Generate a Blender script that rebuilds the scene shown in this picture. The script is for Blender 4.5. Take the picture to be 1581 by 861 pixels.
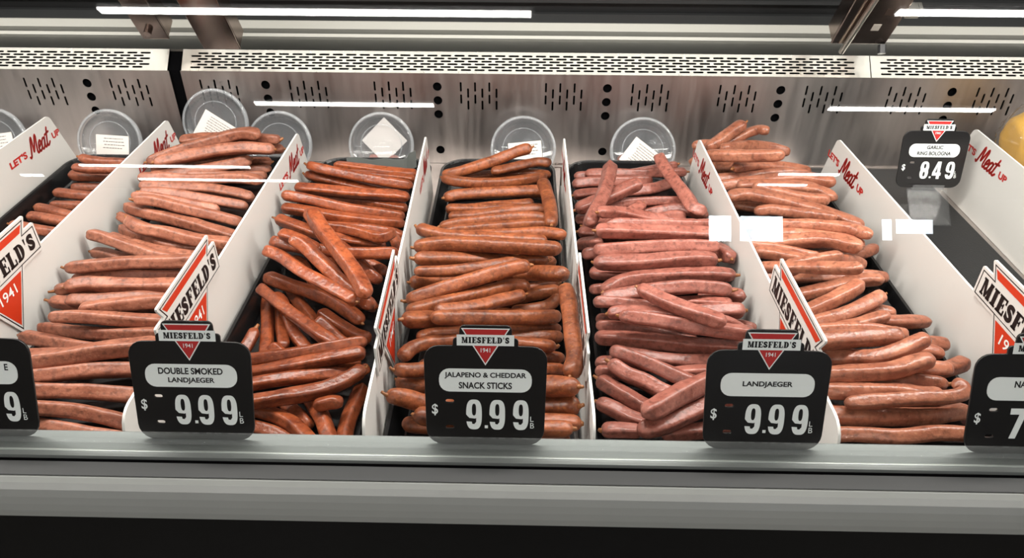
import bpy, bmesh, math, random
from mathutils import Vector, Matrix, noise

random.seed(7)
scene = bpy.context.scene
for o in list(bpy.data.objects):
    bpy.data.objects.remove(o)

# ------------------------------------------------------------------ camera, light, exposure
ZC = 1.45                                   # eye height above the store floor
PITCH, ROLL, YAW, FPX = 0.5972, 0.0042, -0.0177, 1150.0
Fv = Vector((math.sin(YAW) * math.cos(PITCH), math.cos(YAW) * math.cos(PITCH), -math.sin(PITCH)))
R0 = Vector((math.cos(YAW), -math.sin(YAW), 0))
U0 = R0.cross(Fv)
Rv = math.cos(ROLL) * R0 + math.sin(ROLL) * U0
Uv = -math.sin(ROLL) * R0 + math.cos(ROLL) * U0
cam_data = bpy.data.cameras.new('camera')
cam = bpy.data.objects.new('camera', cam_data)
scene.collection.objects.link(cam)
M = Matrix(((Rv.x, Uv.x, -Fv.x), (Rv.y, Uv.y, -Fv.y), (Rv.z, Uv.z, -Fv.z))).to_4x4()
M.translation = Vector((0, 0, ZC))
cam.matrix_world = M
cam_data.sensor_width = 36.0
cam_data.lens = FPX / 1581.0 * 36.0
cam_data.shift_x = 0.0032
cam_data.clip_start = 0.02
scene.camera = cam

scene.view_settings.view_transform = 'Standard'
scene.view_settings.look = 'None'
scene.view_settings.exposure = 0.0
scene.view_settings.gamma = 1.0
scene.view_settings.use_curve_mapping = False

LED_POWER = 26.0            # the strip lamp under the case canopy
REAR_LED_POWER = 1.6       # the lamp that washes the rear ledge
STORE_LAMP = 26.0          # emission of the store's ceiling tubes
AISLE_FILL_POWER = 20.0         # unseen fill added above the aisle to brighten the case front
AMBIENT = 0.11
world = bpy.data.worlds.new('store_air')
scene.world = world
world.use_nodes = True
bg = world.node_tree.nodes['Background']
bg.inputs[0].default_value = (1.0, 0.97, 0.93, 1)
bg.inputs[1].default_value = AMBIENT


def area_light(name, loc, size_x, size_y, power, rot, col=(1, 0.96, 0.9)):
    d = bpy.data.lights.new(name, 'AREA')
    d.shape = 'RECTANGLE'
    d.size, d.size_y = size_x, size_y
    d.energy = power
    d.color = col
    o = bpy.data.objects.new(name, d)
    scene.collection.objects.link(o)
    o.location = loc
    o.rotation_euler = rot
    return o


area_light('case_led', (0.0, 0.74, ZC + 0.03), 2.6, 0.04, LED_POWER, (math.radians(0), 0, 0))
area_light('rear_led', (0.0, 1.10, ZC - 0.06), 2.6, 0.03, REAR_LED_POWER, (math.radians(12), 0, 0))

# ------------------------------------------------------------------ helpers
COL = scene.collection


def tag(o, label=None, cat=None, group=None, kind=None):
    if label: o['label'] = label
    if cat: o['category'] = cat
    if group: o['group'] = group
    if kind: o['kind'] = kind
    return o


def obj(name, me, mat=None, parent=None, loc=None):
    o = bpy.data.objects.new(name, me)
    COL.objects.link(o)
    if mat is not None and me is not None and not me.materials:
        me.materials.append(mat)
    if parent is not None:
        o.parent = parent
    if loc is not None:
        o.location = loc
    return o


def empty(name, loc=(0, 0, 0)):
    o = bpy.data.objects.new(name, None)
    COL.objects.link(o)
    o.empty_display_size = 0.02
    o.location = loc
    return o


def bm_mesh(name, bm, smooth=False):
    me = bpy.data.meshes.new(name)
    bmesh.ops.recalc_face_normals(bm, faces=bm.faces)
    bm.to_mesh(me)
    bm.free()
    if smooth:
        for p in me.polygons: p.use_smooth = True
    return me


def add_box(bm, x0, x1, y0, y1, z0, z1, bevel=0.0):
    b = bmesh.new() if bevel else bm
    vs = [b.verts.new((x, y, z)) for x in (x0, x1) for y in (y0, y1) for z in (z0, z1)]
    for f in ((0, 1, 3, 2), (4, 6, 7, 5), (0, 4, 5, 1), (2, 3, 7, 6), (0, 2, 6, 4), (1, 5, 7, 3)):
        b.faces.new([vs[i] for i in f])
    if bevel:
        bmesh.ops.recalc_face_normals(b, faces=b.faces)
        bmesh.ops.bevel(b, geom=list(b.edges), offset=bevel, segments=2, affect='EDGES', profile=0.6)
        tmp = bpy.data.meshes.new('tmp'); b.to_mesh(tmp); b.free()
        bm.from_mesh(tmp); bpy.data.meshes.remove(tmp)


def box_mesh(name, *a, bevel=0.0):
    bm = bmesh.new()
    add_box(bm, *a, bevel=bevel)
    return bm_mesh(name, bm)


def add_prism_x(bm, prof, x0, x1):
    """closed (Y, Z) outline pushed along X"""
    a = [bm.verts.new((x0, y, z)) for y, z in prof]
    b = [bm.verts.new((x1, y, z)) for y, z in prof]
    n = len(prof)
    for i in range(n):
        j = (i + 1) % n
        bm.faces.new((a[i], a[j], b[j], b[i]))
    bm.faces.new(a); bm.faces.new(b[::-1])


def rounded(pts, rad, seg=5):
    """round the corners of a 2D outline; rad may be one number or one per corner"""
    out = []
    n = len(pts)
    for i, p in enumerate(pts):
        r = rad[i] if isinstance(rad, (list, tuple)) else rad
        p = Vector(p); a = Vector(pts[i - 1]); c = Vector(pts[(i + 1) % n])
        if r <= 0:
            out.append(tuple(p)); continue
        u = (a - p).normalized(); v = (c - p).normalized()
        ang = u.angle(v)
        t = min(r / math.tan(ang / 2), (a - p).length * .49, (c - p).length * .49)
        rr = t * math.tan(ang / 2)
        cen = p + (u + v).normalized() * (rr / math.sin(ang / 2))
        s = p + u * t - cen; e = p + v * t - cen
        a0 = math.atan2(s.y, s.x); d = math.atan2(e.y, e.x) - a0
        while d > math.pi: d -= 2 * math.pi
        while d < -math.pi: d += 2 * math.pi
        for k in range(seg + 1):
            w = a0 + d * k / seg
            out.append((cen.x + rr * math.cos(w), cen.y + rr * math.sin(w)))
    return out


def fill_mesh(name, loops, extrude=0.0, bevel=0.0):
    """a flat sheet with real holes (loops[0] is the outline) as a mesh in XY, thickness 2*extrude"""
    cu = bpy.data.curves.new(name, 'CURVE')
    cu.dimensions = '2D'
    cu.fill_mode = 'BOTH'
    cu.extrude = extrude
    cu.bevel_depth = bevel
    cu.bevel_resolution = 1
    for lp in loops:
        sp = cu.splines.new('POLY')
        sp.points.add(len(lp) - 1)
        for p, q in zip(sp.points, lp): p.co = (q[0], q[1], 0, 1)
        sp.use_cyclic_u = True
    o = bpy.data.objects.new(name, cu)
    COL.objects.link(o)
    dg = bpy.context.evaluated_depsgraph_get()
    me = bpy.data.meshes.new_from_object(o.evaluated_get(dg))
    bpy.data.objects.remove(o)
    bpy.data.curves.remove(cu)
    me.name = name
    me.materials.clear()
    return me


def to_frame(me, o, ex, ey, ez=None):
    ex = Vector(ex); ey = Vector(ey); ez = Vector(ez) if ez else ex.cross(ey)
    m = Matrix(((ex.x, ey.x, ez.x), (ex.y, ey.y, ez.y), (ex.z, ey.z, ez.z))).to_4x4()
    m.translation = Vector(o)
    me.transform(m)
    return me


def join_meshes(name, mes):
    bm = bmesh.new()
    for m in mes:
        bm.from_mesh(m)
    me = bpy.data.meshes.new(name)
    bm.to_mesh(me); bm.free()
    for m in mes: bpy.data.meshes.remove(m)
    return me


def text_mesh(s, x0, x1, y0, y1, bold=0.0, shear=0.0, spacing=1.0, extrude=0.0):
    """lettering as a mesh in XY fitted to the rectangle x0..x1, y0..y1"""
    cu = bpy.data.curves.new('lettering', 'FONT')
    cu.body = s
    cu.size = 1.0
    cu.offset = bold
    cu.shear = shear
    cu.space_character = spacing
    cu.resolution_u = 5
    o = bpy.data.objects.new('lettering', cu)
    COL.objects.link(o)
    dg = bpy.context.evaluated_depsgraph_get()
    me = bpy.data.meshes.new_from_object(o.evaluated_get(dg))
    bpy.data.objects.remove(o); bpy.data.curves.remove(cu)
    me.materials.clear()
    xs = [v.co.x for v in me.vertices]; ys = [v.co.y for v in me.vertices]
    ax, bx, ay, by = min(xs), max(xs), min(ys), max(ys)
    for v in me.vertices:
        v.co = ((v.co.x - ax) / (bx - ax) * (x1 - x0) + x0, (v.co.y - ay) / (by - ay) * (y1 - y0) + y0, 0)
    return me


def poly_mesh(name, polys):
    bm = bmesh.new()
    for p in polys:
        bm.faces.new([bm.verts.new((x, y, 0)) for x, y in p])
    me = bpy.data.meshes.new(name); bm.to_mesh(me); bm.free()
    return me


def catmull(pts, n):
    p = [Vector(q) for q in pts]
    p = [p[0] * 2 - p[1]] + p + [p[-1] * 2 - p[-2]]
    seg = [(p[i + 1] - p[i]).length for i in range(1, len(p) - 2)]
    tot = sum(seg); out = []
    for k in range(n):
        s = tot * k / (n - 1); i = 0
        while i < len(seg) - 1 and s > seg[i]: s -= seg[i]; i += 1
        t = s / max(seg[i], 1e-9)
        a, b, c, d = p[i], p[i + 1], p[i + 2], p[i + 3]
        out.append(.5 * ((2 * b) + (c - a) * t + (2 * a - 5 * b + 4 * c - d) * t * t + (3 * b - a - 3 * c + d) * t ** 3))
    return out


def brush(strokes, wid):
    """brush lettering: thick strokes with round ends, as polygons"""
    polys = []
    for st in strokes:
        q = catmull([(x, y, 0) for x, y in st], 8 * len(st))
        for a, b in zip(q, q[1:]):
            d = (b - a)
            if d.length < 1e-6: continue
            n = Vector((-d.y, d.x, 0)).normalized() * wid
            polys.append([((a + n).x, (a + n).y), ((a - n).x, (a - n).y), ((b - n).x, (b - n).y), ((b + n).x, (b + n).y)])
        for a in q[::2] + [q[-1]]:
            polys.append([(a.x + wid * math.cos(k * math.pi / 5), a.y + wid * math.sin(k * math.pi / 5)) for k in range(10)])
    return polys


def tube(bm, pts, rad, seg=8, cap=True):
    p = [Vector(q) for q in pts]
    rings = []
    up = Vector((0.13, 0.21, 0.97))
    for i, q in enumerate(p):
        t = (p[min(i + 1, len(p) - 1)] - p[max(i - 1, 0)]).normalized()
        a = t.cross(up).normalized(); b = a.cross(t)
        r = rad[i] if isinstance(rad, (list, tuple)) else rad
        rings.append([bm.verts.new(q + a * r * math.cos(k * 2 * math.pi / seg) + b * r * math.sin(k * 2 * math.pi / seg)) for k in range(seg)])
    for r0, r1 in zip(rings, rings[1:]):
        for k in range(seg):
            bm.faces.new((r0[k], r0[(k + 1) % seg], r1[(k + 1) % seg], r1[k]))
    if cap:
        bm.faces.new(rings[0][::-1]); bm.faces.new(rings[-1])


def lathe(bm, prof, seg=40, close=False):
    """(radius, height) profile turned round Z"""
    rings = []
    for r, z in prof:
        if r < 1e-6: rings.append([bm.verts.new((0, 0, z))])
        else: rings.append([bm.verts.new((r * math.cos(k * 2 * math.pi / seg), r * math.sin(k * 2 * math.pi / seg), z)) for k in range(seg)])
    for a, b in zip(rings, rings[1:]):
        for k in range(seg):
            j = (k + 1) % seg
            if len(a) == 1 and len(b) == 1: continue
            if len(a) == 1: bm.faces.new((a[0], b[k], b[j]))
            elif len(b) == 1: bm.faces.new((a[k], b[0], a[j]))
            else: bm.faces.new((a[k], b[k], b[j], a[j]))


# ------------------------------------------------------------------ materials
def srgb(r, g, b):
    f = lambda c: c / 12.92 if c <= .04045 else ((c + .055) / 1.055) ** 2.4
    return (f(r / 255), f(g / 255), f(b / 255), 1)


def new_mat(name):
    m = bpy.data.materials.new(name)
    m.use_nodes = True
    nt = m.node_tree
    return m, nt, nt.nodes['Principled BSDF'], nt.nodes['Material Output']


def plain(name, col, rough=.5, metal=0.0, spec=.5, bump=0.0, bscale=200, var=0.0, vscale=30, aniso=None):
    m, nt, p, out = new_mat(name)
    p.inputs['Base Color'].default_value = col
    p.inputs['Roughness'].default_value = rough
    p.inputs['Metallic'].default_value = metal
    p.inputs['Specular IOR Level'].default_value = spec
    tc = nt.nodes.new('ShaderNodeTexCoord')
    if var:
        n = nt.nodes.new('ShaderNodeTexNoise'); n.inputs['Scale'].default_value = vscale; n.inputs['Detail'].default_value = 5
        mp = nt.nodes.new('ShaderNodeMapping')
        if aniso: mp.inputs['Scale'].default_value = aniso
        nt.links.new(tc.outputs['Object'], mp.inputs[0]); nt.links.new(mp.outputs[0], n.inputs['Vector'])
        mr = nt.nodes.new('ShaderNodeMapRange'); mr.inputs['To Min'].default_value = 1 - var; mr.inputs['To Max'].default_value = 1 + var
        nt.links.new(n.outputs['Fac'], mr.inputs['Value'])
        mx = nt.nodes.new('ShaderNodeVectorMath'); mx.operation = 'SCALE'
        mx.inputs[0].default_value = col[:3]
        nt.links.new(mr.outputs[0], mx.inputs['Scale'])
        nt.links.new(mx.outputs[0], p.inputs['Base Color'])
        if metal:
            mr2 = nt.nodes.new('ShaderNodeMapRange'); mr2.inputs['To Min'].default_value = max(rough - .1, .05); mr2.inputs['To Max'].default_value = rough + .12
            nt.links.new(n.outputs['Fac'], mr2.inputs['Value']); nt.links.new(mr2.outputs[0], p.inputs['Roughness'])
    if bump:
        n = nt.nodes.new('ShaderNodeTexNoise'); n.inputs['Scale'].default_value = bscale
        bp = nt.nodes.new('ShaderNodeBump'); bp.inputs['Strength'].default_value = bump; bp.inputs['Distance'].default_value = .001
        nt.links.new(tc.outputs['Object'], n.inputs['Vector'])
        nt.links.new(n.outputs['Fac'], bp.inputs['Height']); nt.links.new(bp.outputs[0], p.inputs['Normal'])
    return m


def glassy(name, tint, ior=1.45, rough=0.0, haze=0.0, haze_col=(1, 1, 1, 1)):
    """clear sheet: what lies behind shows straight through, the surface mirrors by Fresnel"""
    m, nt, p, out = new_mat(name)
    nt.nodes.remove(p)
    t = nt.nodes.new('ShaderNodeBsdfTransparent'); t.inputs[0].default_value = tint
    g = nt.nodes.new('ShaderNodeBsdfGlossy'); g.inputs['Roughness'].default_value = rough
    fr = nt.nodes.new('ShaderNodeFresnel'); fr.inputs['IOR'].default_value = ior
    ge = nt.nodes.new('ShaderNodeNewGeometry')           # same mirror strength on both faces of the sheet
    io = nt.nodes.new('ShaderNodeMath'); io.operation = 'MULTIPLY_ADD'
    io.inputs[1].default_value = 1 / ior - ior; io.inputs[2].default_value = ior
    nt.links.new(ge.outputs['Backfacing'], io.inputs[0]); nt.links.new(io.outputs[0], fr.inputs['IOR'])
    mx = nt.nodes.new('ShaderNodeMixShader')
    nt.links.new(fr.outputs[0], mx.inputs[0]); nt.links.new(g.outputs[0], mx.inputs[2])
    if haze:
        d = nt.nodes.new('ShaderNodeBsdfDiffuse'); d.inputs[0].default_value = haze_col
        m2 = nt.nodes.new('ShaderNodeMixShader'); m2.inputs[0].default_value = haze
        nt.links.new(t.outputs[0], m2.inputs[1]); nt.links.new(d.outputs[0], m2.inputs[2])
        nt.links.new(m2.outputs[0], mx.inputs[1])
    else:
        nt.links.new(t.outputs[0], mx.inputs[1])
    nt.links.new(mx.outputs[0], out.inputs['Surface'])
    return m


def emitter(name, col, s):
    m, nt, p, out = new_mat(name)
    nt.nodes.remove(p)
    e = nt.nodes.new('ShaderNodeEmission'); e.inputs[0].default_value = col; e.inputs[1].default_value = s
    nt.links.new(e.outputs[0], out.inputs['Surface'])
    return m


def sausage_mat(name, c0, c1, fleck, rough=.42):
    m, nt, p, out = new_mat(name)
    L = nt.links.new
    tc = nt.nodes.new('ShaderNodeTexCoord')
    oi = nt.nodes.new('ShaderNodeObjectInfo')
    off = nt.nodes.new('ShaderNodeVectorMath'); off.operation = 'ADD'
    sc = nt.nodes.new('ShaderNodeVectorMath'); sc.operation = 'SCALE'; sc.inputs[0].default_value = (7.1, 3.3, 5.7)
    L(oi.outputs['Random'], sc.inputs['Scale']); L(tc.outputs['Object'], off.inputs[0]); L(sc.outputs[0], off.inputs[1])
    n1 = nt.nodes.new('ShaderNodeTexNoise'); n1.inputs['Scale'].default_value = 45; n1.inputs['Detail'].default_value = 6; n1.inputs['Roughness'].default_value = .65
    L(off.outputs[0], n1.inputs['Vector'])
    r1 = nt.nodes.new('ShaderNodeValToRGB')
    r1.color_ramp.elements[0].position = .33; r1.color_ramp.elements[0].color = c0
    r1.color_ramp.elements[1].position = .68; r1.color_ramp.elements[1].color = c1
    L(n1.outputs['Fac'], r1.inputs[0])
    n2 = nt.nodes.new('ShaderNodeTexNoise'); n2.inputs['Scale'].default_value = 330; n2.inputs['Detail'].default_value = 3
    L(off.outputs[0], n2.inputs['Vector'])
    r2 = nt.nodes.new('ShaderNodeValToRGB'); r2.color_ramp.elements[0].position = .60; r2.color_ramp.elements[1].position = .78
    r2.color_ramp.elements[1].color = (.55, .55, .55, 1)
    L(n2.outputs['Fac'], r2.inputs[0])
    mx = nt.nodes.new('ShaderNodeMix'); mx.data_type = 'RGBA'
    L(r2.outputs[0], mx.inputs['Factor']); L(r1.outputs[0], mx.inputs['A']); mx.inputs['B'].default_value = fleck
    n3 = nt.nodes.new('ShaderNodeTexNoise'); n3.inputs['Scale'].default_value = 190; n3.inputs['Detail'].default_value = 2
    L(off.outputs[0], n3.inputs['Vector'])
    r3 = nt.nodes.new('ShaderNodeMapRange'); r3.inputs['From Min'].default_value = .3; r3.inputs['From Max'].default_value = .5; r3.inputs['To Min'].default_value = .58; r3.inputs['To Max'].default_value = 1
    L(n3.outputs['Fac'], r3.inputs['Value'])
    hv = nt.nodes.new('ShaderNodeHueSaturation')
    rv = nt.nodes.new('ShaderNodeMapRange'); rv.inputs['To Min'].default_value = .84; rv.inputs['To Max'].default_value = 1.14
    L(oi.outputs['Random'], rv.inputs['Value'])
    mul = nt.nodes.new('ShaderNodeMath'); mul.operation = 'MULTIPLY'
    L(rv.outputs[0], mul.inputs[0]); L(r3.outputs[0], mul.inputs[1])
    L(mul.outputs[0], hv.inputs['Value']); L(mx.outputs['Result'], hv.inputs['Color'])
    L(hv.outputs[0], p.inputs['Base Color'])
    p.inputs['Roughness'].default_value = rough
    p.inputs['Specular IOR Level'].default_value = .45
    p.inputs['Subsurface Weight'].default_value = 0.0
    nb = nt.nodes.new('ShaderNodeTexNoise'); nb.inputs['Scale'].default_value = 230; nb.inputs['Detail'].default_value = 4
    L(off.outputs[0], nb.inputs['Vector'])
    nc = nt.nodes.new('ShaderNodeTexNoise'); nc.inputs['Scale'].default_value = 85; nc.inputs['Detail'].default_value = 3
    L(off.outputs[0], nc.inputs['Vector'])
    ad = nt.nodes.new('ShaderNodeMath'); ad.operation = 'MULTIPLY_ADD'; ad.inputs[1].default_value = 1.6
    L(nc.outputs['Fac'], ad.inputs[0]); L(nb.outputs['Fac'], ad.inputs[2])
    bp = nt.nodes.new('ShaderNodeBump'); bp.inputs['Strength'].default_value = .55; bp.inputs['Distance'].default_value = .0010
    L(ad.outputs[0], bp.inputs['Height']); L(bp.outputs[0], p.inputs['Normal'])
    return m


STEEL = plain('brushed_steel', srgb(194, 187, 183), .38, 1.0, var=.20, vscale=7, aniso=(12, 12, 1.2))
STEEL_BRIGHT = plain('bright_steel', srgb(214, 212, 204), .30, 1.0, var=.08, vscale=12, aniso=(20, 2, 2))
STEEL_LEDGE = plain('ledge_steel', srgb(122, 122, 118), .36, 1.0, var=.25, vscale=16, aniso=(9, 2, 2))
STEEL_ARM = plain('arm_steel', srgb(166, 150, 142), .18, 1.0, var=.06, vscale=20)
GREY_PAINT = plain('grey_bumper_paint', srgb(150, 152, 149), .36, 0.0, var=.05, vscale=25)
GREY_DARK = plain('dark_grey_trim', srgb(48, 49, 50), .4, 0.0, var=.06, vscale=30)
ALU = plain('dull_aluminium', srgb(112, 116, 114), .5, .35, var=.10, vscale=60, aniso=(1, 6, 6))
BLACK = plain('black_paint', srgb(20, 20, 21), .45, 0.0, var=.2, vscale=30)
HOLLOW_SHADE = plain('hollow_shade', srgb(8, 8, 9), .9, spec=0.0)  # near-black colour stands in for the shade inside slots and groove
BLACK_TRAY = plain('black_tray_plastic', srgb(17, 17, 18), .25, 0.0, bump=.1, bscale=60)
MAT_BLACK = plain('black_textured_mat', srgb(30, 31, 32), .42, 0.0, spec=.35, bump=.5, bscale=500, var=.2, vscale=120)
WHITE_BOARD = plain('white_divider_plastic', srgb(224, 221, 216), .38, var=.02, vscale=20)
SIGN_BLACK = plain('black_tag_plastic', srgb(24, 22, 22), .3)
SIGN_WHITE = plain('white_print', srgb(242, 246, 244), .4)
SIGN_RED = plain('red_print', srgb(188, 42, 40), .4)
LOGO_RED = plain('orange_red_print', srgb(206, 58, 28), .4)
TEXT_RED = plain('slogan_red', srgb(196, 40, 30), .45)
TEXT_BLACK = plain('black_print', srgb(14, 14, 16), .45)
GLASS = glassy('display_glass', (.985, .99, .988, 1), 1.45)
ACRYLIC = glassy('clear_acrylic', (.93, .94, .94, 1), 1.49, 0.03, haze=.06)
CUP = glassy('clear_cup_plastic', (.96, .965, .97, 1), 1.45, .08, haze=.04, haze_col=(.85, .87, .9, 1))
CUP_RIM = glassy('cup_rim_plastic', (.93, .94, .95, 1), 1.5, .1, haze=.17, haze_col=(.82, .85, .88, 1))
FILM = glassy('clear_film', (.95, .95, .95, 1), 1.35, .12, haze=.03)
STAND = glassy('clear_stand_plastic', (.95, .96, .96, 1), 1.14, .08, haze=.02)
SLEEVE = glassy('grey_plastic_sleeve', (.62, .64, .63, 1), 1.4, .25, haze=.8, haze_col=(.17, .18, .17, 1))
PAPER = plain('white_paper', srgb(212, 204, 198), .7)
INK = plain('label_ink', srgb(70, 66, 66), .7)
YELLOW = plain('golden_food', srgb(206, 158, 62), .42, bump=.4, bscale=70, var=.2, vscale=40)
TIP = plain('dried_casing', srgb(142, 88, 48), .4, bump=.5, bscale=400, var=.25, vscale=150)
LAMP = emitter('store_tube', (1, .97, .93, 1), STORE_LAMP)
DAY = emitter('daylit_pane', (.86, .93, 1, 1), STORE_LAMP * .8)
SM = {
    'B': sausage_mat('smoked_a', srgb(112, 58, 40), srgb(152, 88, 63), srgb(182, 126, 95)),
    'C': sausage_mat('smoked_b', srgb(126, 72, 53), srgb(168, 107, 83), srgb(194, 142, 112)),
    'D': sausage_mat('smoked_c', srgb(104, 45, 24), srgb(156, 80, 46), srgb(182, 116, 74), .30),
    'E': sausage_mat('smoked_d', srgb(102, 50, 27), srgb(156, 86, 51), srgb(198, 132, 66), .4),
    'F': sausage_mat('smoked_e', srgb(126, 69, 57), srgb(162, 101, 87), srgb(186, 132, 114), .34),
    'G': sausage_mat('smoked_f', srgb(136, 78, 58), srgb(176, 114, 88), srgb(198, 142, 110), .28),
}

# ------------------------------------------------------------------ the store round the case
me = box_mesh('floor', -9, 9, -9, 3.2, -.08, 0)
tag(obj('floor', me, plain('store_floor', srgb(120, 116, 110), .4, var=.08, vscale=3)), kind='structure')
me = box_mesh('ceiling', -9, 9, -9, 3.2, ZC + 1.62, ZC + 1.70)
tag(obj('ceiling', me, plain('store_ceiling', srgb(70, 70, 70), .9)), kind='structure')
bm = bmesh.new()
PANES = [(2.31, 2.58, 1.045, 1.36), (2.69, 3.21, 1.05, 1.36), (4.42, 4.53, 1.085, 1.34), (4.59, 5.03, 1.17, 1.342)]
me = box_mesh('wall_front', -9, 9, -8.2, -8.06, 0, ZC + 1.62)
tag(obj('wall_front', me, plain('store_wall', srgb(96, 92, 88), .9)), kind='structure')
me = box_mesh('wall_back', -9, 9, 3.05, 3.2, 0, ZC + 1.62)
tag(obj('wall_back', me, plain('rear_wall', srgb(40, 40, 42), .9)), kind='structure')
for i, (x0, x1, z0, z1) in enumerate(PANES):
    w = box_mesh('window', x0 - .03, x1 + .03, -8.06, -8.03, ZC + z0 - .03, ZC + z1 + .03)
    w = tag(obj('window_%d' % (i + 1), w, plain('window_frame', srgb(60, 60, 62), .5)), kind='structure')
    obj('pane', box_mesh('pane', x0, x1, -8.035, -8.02, ZC + z0, ZC + z1), DAY, w)
LAMPS = [(-2.43, .045, -3.04), (2.08, 3.2, -2.98), (-2.09, -.69, -4.62), (2.37, 3.63, -4.60), (-4.68, -2.87, -6.66), (-4.36, -2.54, -7.27),
         (2.70, 3.33, -6.68), (2.64, 3.18, -7.17), (-5.63, -5.39, -7.14)]
LAMPS += [(-2.6, -.2, -1.5), (.2, 2.6, -1.5)]  # two unseen lamps added with the aisle fill
LAMP_WORDS = ['long strip lamp in the store ceiling nearest the case, beside its centre', 'strip lamp in the store ceiling nearest the case, toward the far end',
              'strip lamp in the second row of the store ceiling, near the case centre', 'strip lamp in the second row of the store ceiling, toward the wieners end',
              'long strip lamp in the third row of the store ceiling', 'long strip lamp in the fourth row of the store ceiling',
              'short strip lamp in the third row of the store ceiling', 'short strip lamp in the fourth row of the store ceiling', 'stubby lamp far off in a ceiling corner',
              'added unseen fill lamp above the shopper, toward the heaped tray end', 'added unseen fill lamp above the shopper, toward the wieners end']
for lx in (-1.4, 1.4):
    area_light('aisle_fill', (lx, -1.5, ZC + 1.53), 2.4, .10, AISLE_FILL_POWER, (0, 0, 0))  # added fill light that brightens the bumper face
for (x0, x1, y), lb in zip(LAMPS, LAMP_WORDS):
    t = empty('ceiling_light', ((x0 + x1) / 2, y, ZC + 1.62)); tag(t, lb, 'lamp', 'store ceiling lamps')
    h = (x1 - x0) / 2
    bm = bmesh.new(); add_box(bm, -h - .02, h + .02, -.08, .08, -.06, 0)
    obj('housing', bm_mesh('housing', bm), plain('lamp_housing', srgb(60, 60, 60), .6), t)
    bm = bmesh.new(); add_box(bm, -h, h, -.030, .030, -.075, -.06)
    obj('tube', bm_mesh('tube', bm), LAMP, t)

# ------------------------------------------------------------------ the refrigerated display case
K = 1.19 / 1.125                     # rear panel distance
DECK = ZC - .566
case = empty('display_case', (0, .75, 0))
tag(case, 'long stainless steel refrigerated meat case behind slanted glass with grey front bumper', 'display case')


def cpart(name, me, mat, parent=None):
    """a part of the case whose mesh is written in world coordinates"""
    me.transform(Matrix.Translation((0, -.75, 0)))
    return obj(name, me, mat, parent if parent is not None else case)


cpart('deck', box_mesh('deck', -1.25, 1.25, .425, 1.189, DECK - .02, DECK), STEEL)

HOLE_R = .0069 * K


def capsule(cx, cz, ln, wd, vert=True, seg=4):
    out = []
    h = ln / 2 - wd / 2
    for s in (1, -1):
        for k in range(seg + 1):
            a = math.pi * k / seg
            u, v = wd / 2 * math.cos(a), h + wd / 2 * math.sin(a)
            if s < 0: u, v = -u, -v
            out.append((cx + u, cz + v) if vert else (cx - v, cz + u))
    return out


def panel_sheet(name, x0, x1, groups, cols):
    zt, zb = -.384 * K, -.5655
    loops = [[(x0, zb), (x1, zb), (x1, zt), (x0, zt)]]
    for gx in groups:
        for i in range(6):
            cx = (gx + (i - 2.5) * .0111) * K
            zc = -.4148 if i % 2 == 0 else -.4246
            loops.append(capsule(cx, (zc + .00985) * K, .0155 * K, .0030 * K))
            loops.append(capsule(cx, (zc - .00985) * K, .0155 * K, .0030 * K))
    for hx in cols:
        for hz in (-.4050, -.4272, -.4500, -.5110):
            loops.append([(hx * K + HOLE_R * math.cos(k * math.pi / 12), hz * K + HOLE_R * math.sin(k * math.pi / 12)) for k in range(24)])
    me = fill_mesh(name, loops, .0006)
    return to_frame(me, (0, 1.19, ZC), (1, 0, 0), (0, 0, 1), (0, -1, 0))


XA, XB, XG0, XG1 = -1.25, 1.25, -.5800, -.5610
p1 = cpart('back_panel', panel_sheet('back_panel', XA, XG0, (-.887, -.7525, -.617), (-.6822,)), STEEL)
p2 = cpart('back_panel', panel_sheet('back_panel', XG1, XB, (-.475, -.335, -.2025, -.068, .0645, .199, .334, .467, .595, .7295, .864), (-.401, -.1325, .132, .3996, .6623, .93)), STEEL)


def grille(name, x0, x1, s0, s1):
    """perforated strip folded back at 45 degrees over the rear panel"""
    ln = .0361 * K
    loops = [[(x0, 0), (x1, 0), (x1, ln), (x0, ln)]]
    for r in range(6):
        v = .0062 + r * .0050
        x = s0 + (.011 if r % 2 else 0)
        while x + .0175 < s1:
            loops.append(capsule(x + .00875, v, .0172, .0031, vert=False, seg=3))
            x += .0222
    me = fill_mesh(name, loops, .0005)
    q = math.sqrt(.5)
    return to_frame(me, (0, 1.1895, ZC - .384 * K), (1, 0, 0), (0, q, q), (0, -q, q))


cpart('air_grille', grille('air_grille', XA, XG0 - .002, -1.24, -.604), STEEL_BRIGHT)
cpart('air_grille', grille('air_grille', XG1 + .002, .5625, -.545, .548), STEEL_BRIGHT)
cpart('air_grille', grille('air_grille', .5640, XB, .579, 1.24), STEEL_BRIGHT)
bm = bmesh.new()
q_ = .0361 * K * math.sqrt(.5)
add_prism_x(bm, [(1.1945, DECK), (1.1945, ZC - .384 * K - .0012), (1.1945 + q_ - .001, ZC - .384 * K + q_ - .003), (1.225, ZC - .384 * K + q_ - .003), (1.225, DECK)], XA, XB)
cpart('plenum_shade', bm_mesh('plenum_shade', bm), HOLLOW_SHADE)  # solid near-black block puts the shade behind the slots into colour
S = lambda y, z: (y * K, ZC + z * K)
bm = bmesh.new()
add_prism_x(bm, [S(1.1505, -.3585), S(1.2191, -.3577), S(1.2191, -.3525), S(1.247, -.3525), S(1.247, -.362), S(1.1505, -.362)], XA, XB)
cpart('rear_ledge', bm_mesh('rear_ledge', bm), STEEL_LEDGE)
bm = bmesh.new(); add_prism_x(bm, [S(1.2180, -.3574), S(1.2186, -.3574), S(1.2186, -.3522), S(1.2180, -.3522)], XA, XB)
cpart('ledge_highlight', bm_mesh('ledge_highlight', bm), plain('edge_highlight', srgb(224, 222, 214), .45))  # pale strip puts the bright line of the step into the colour
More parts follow.
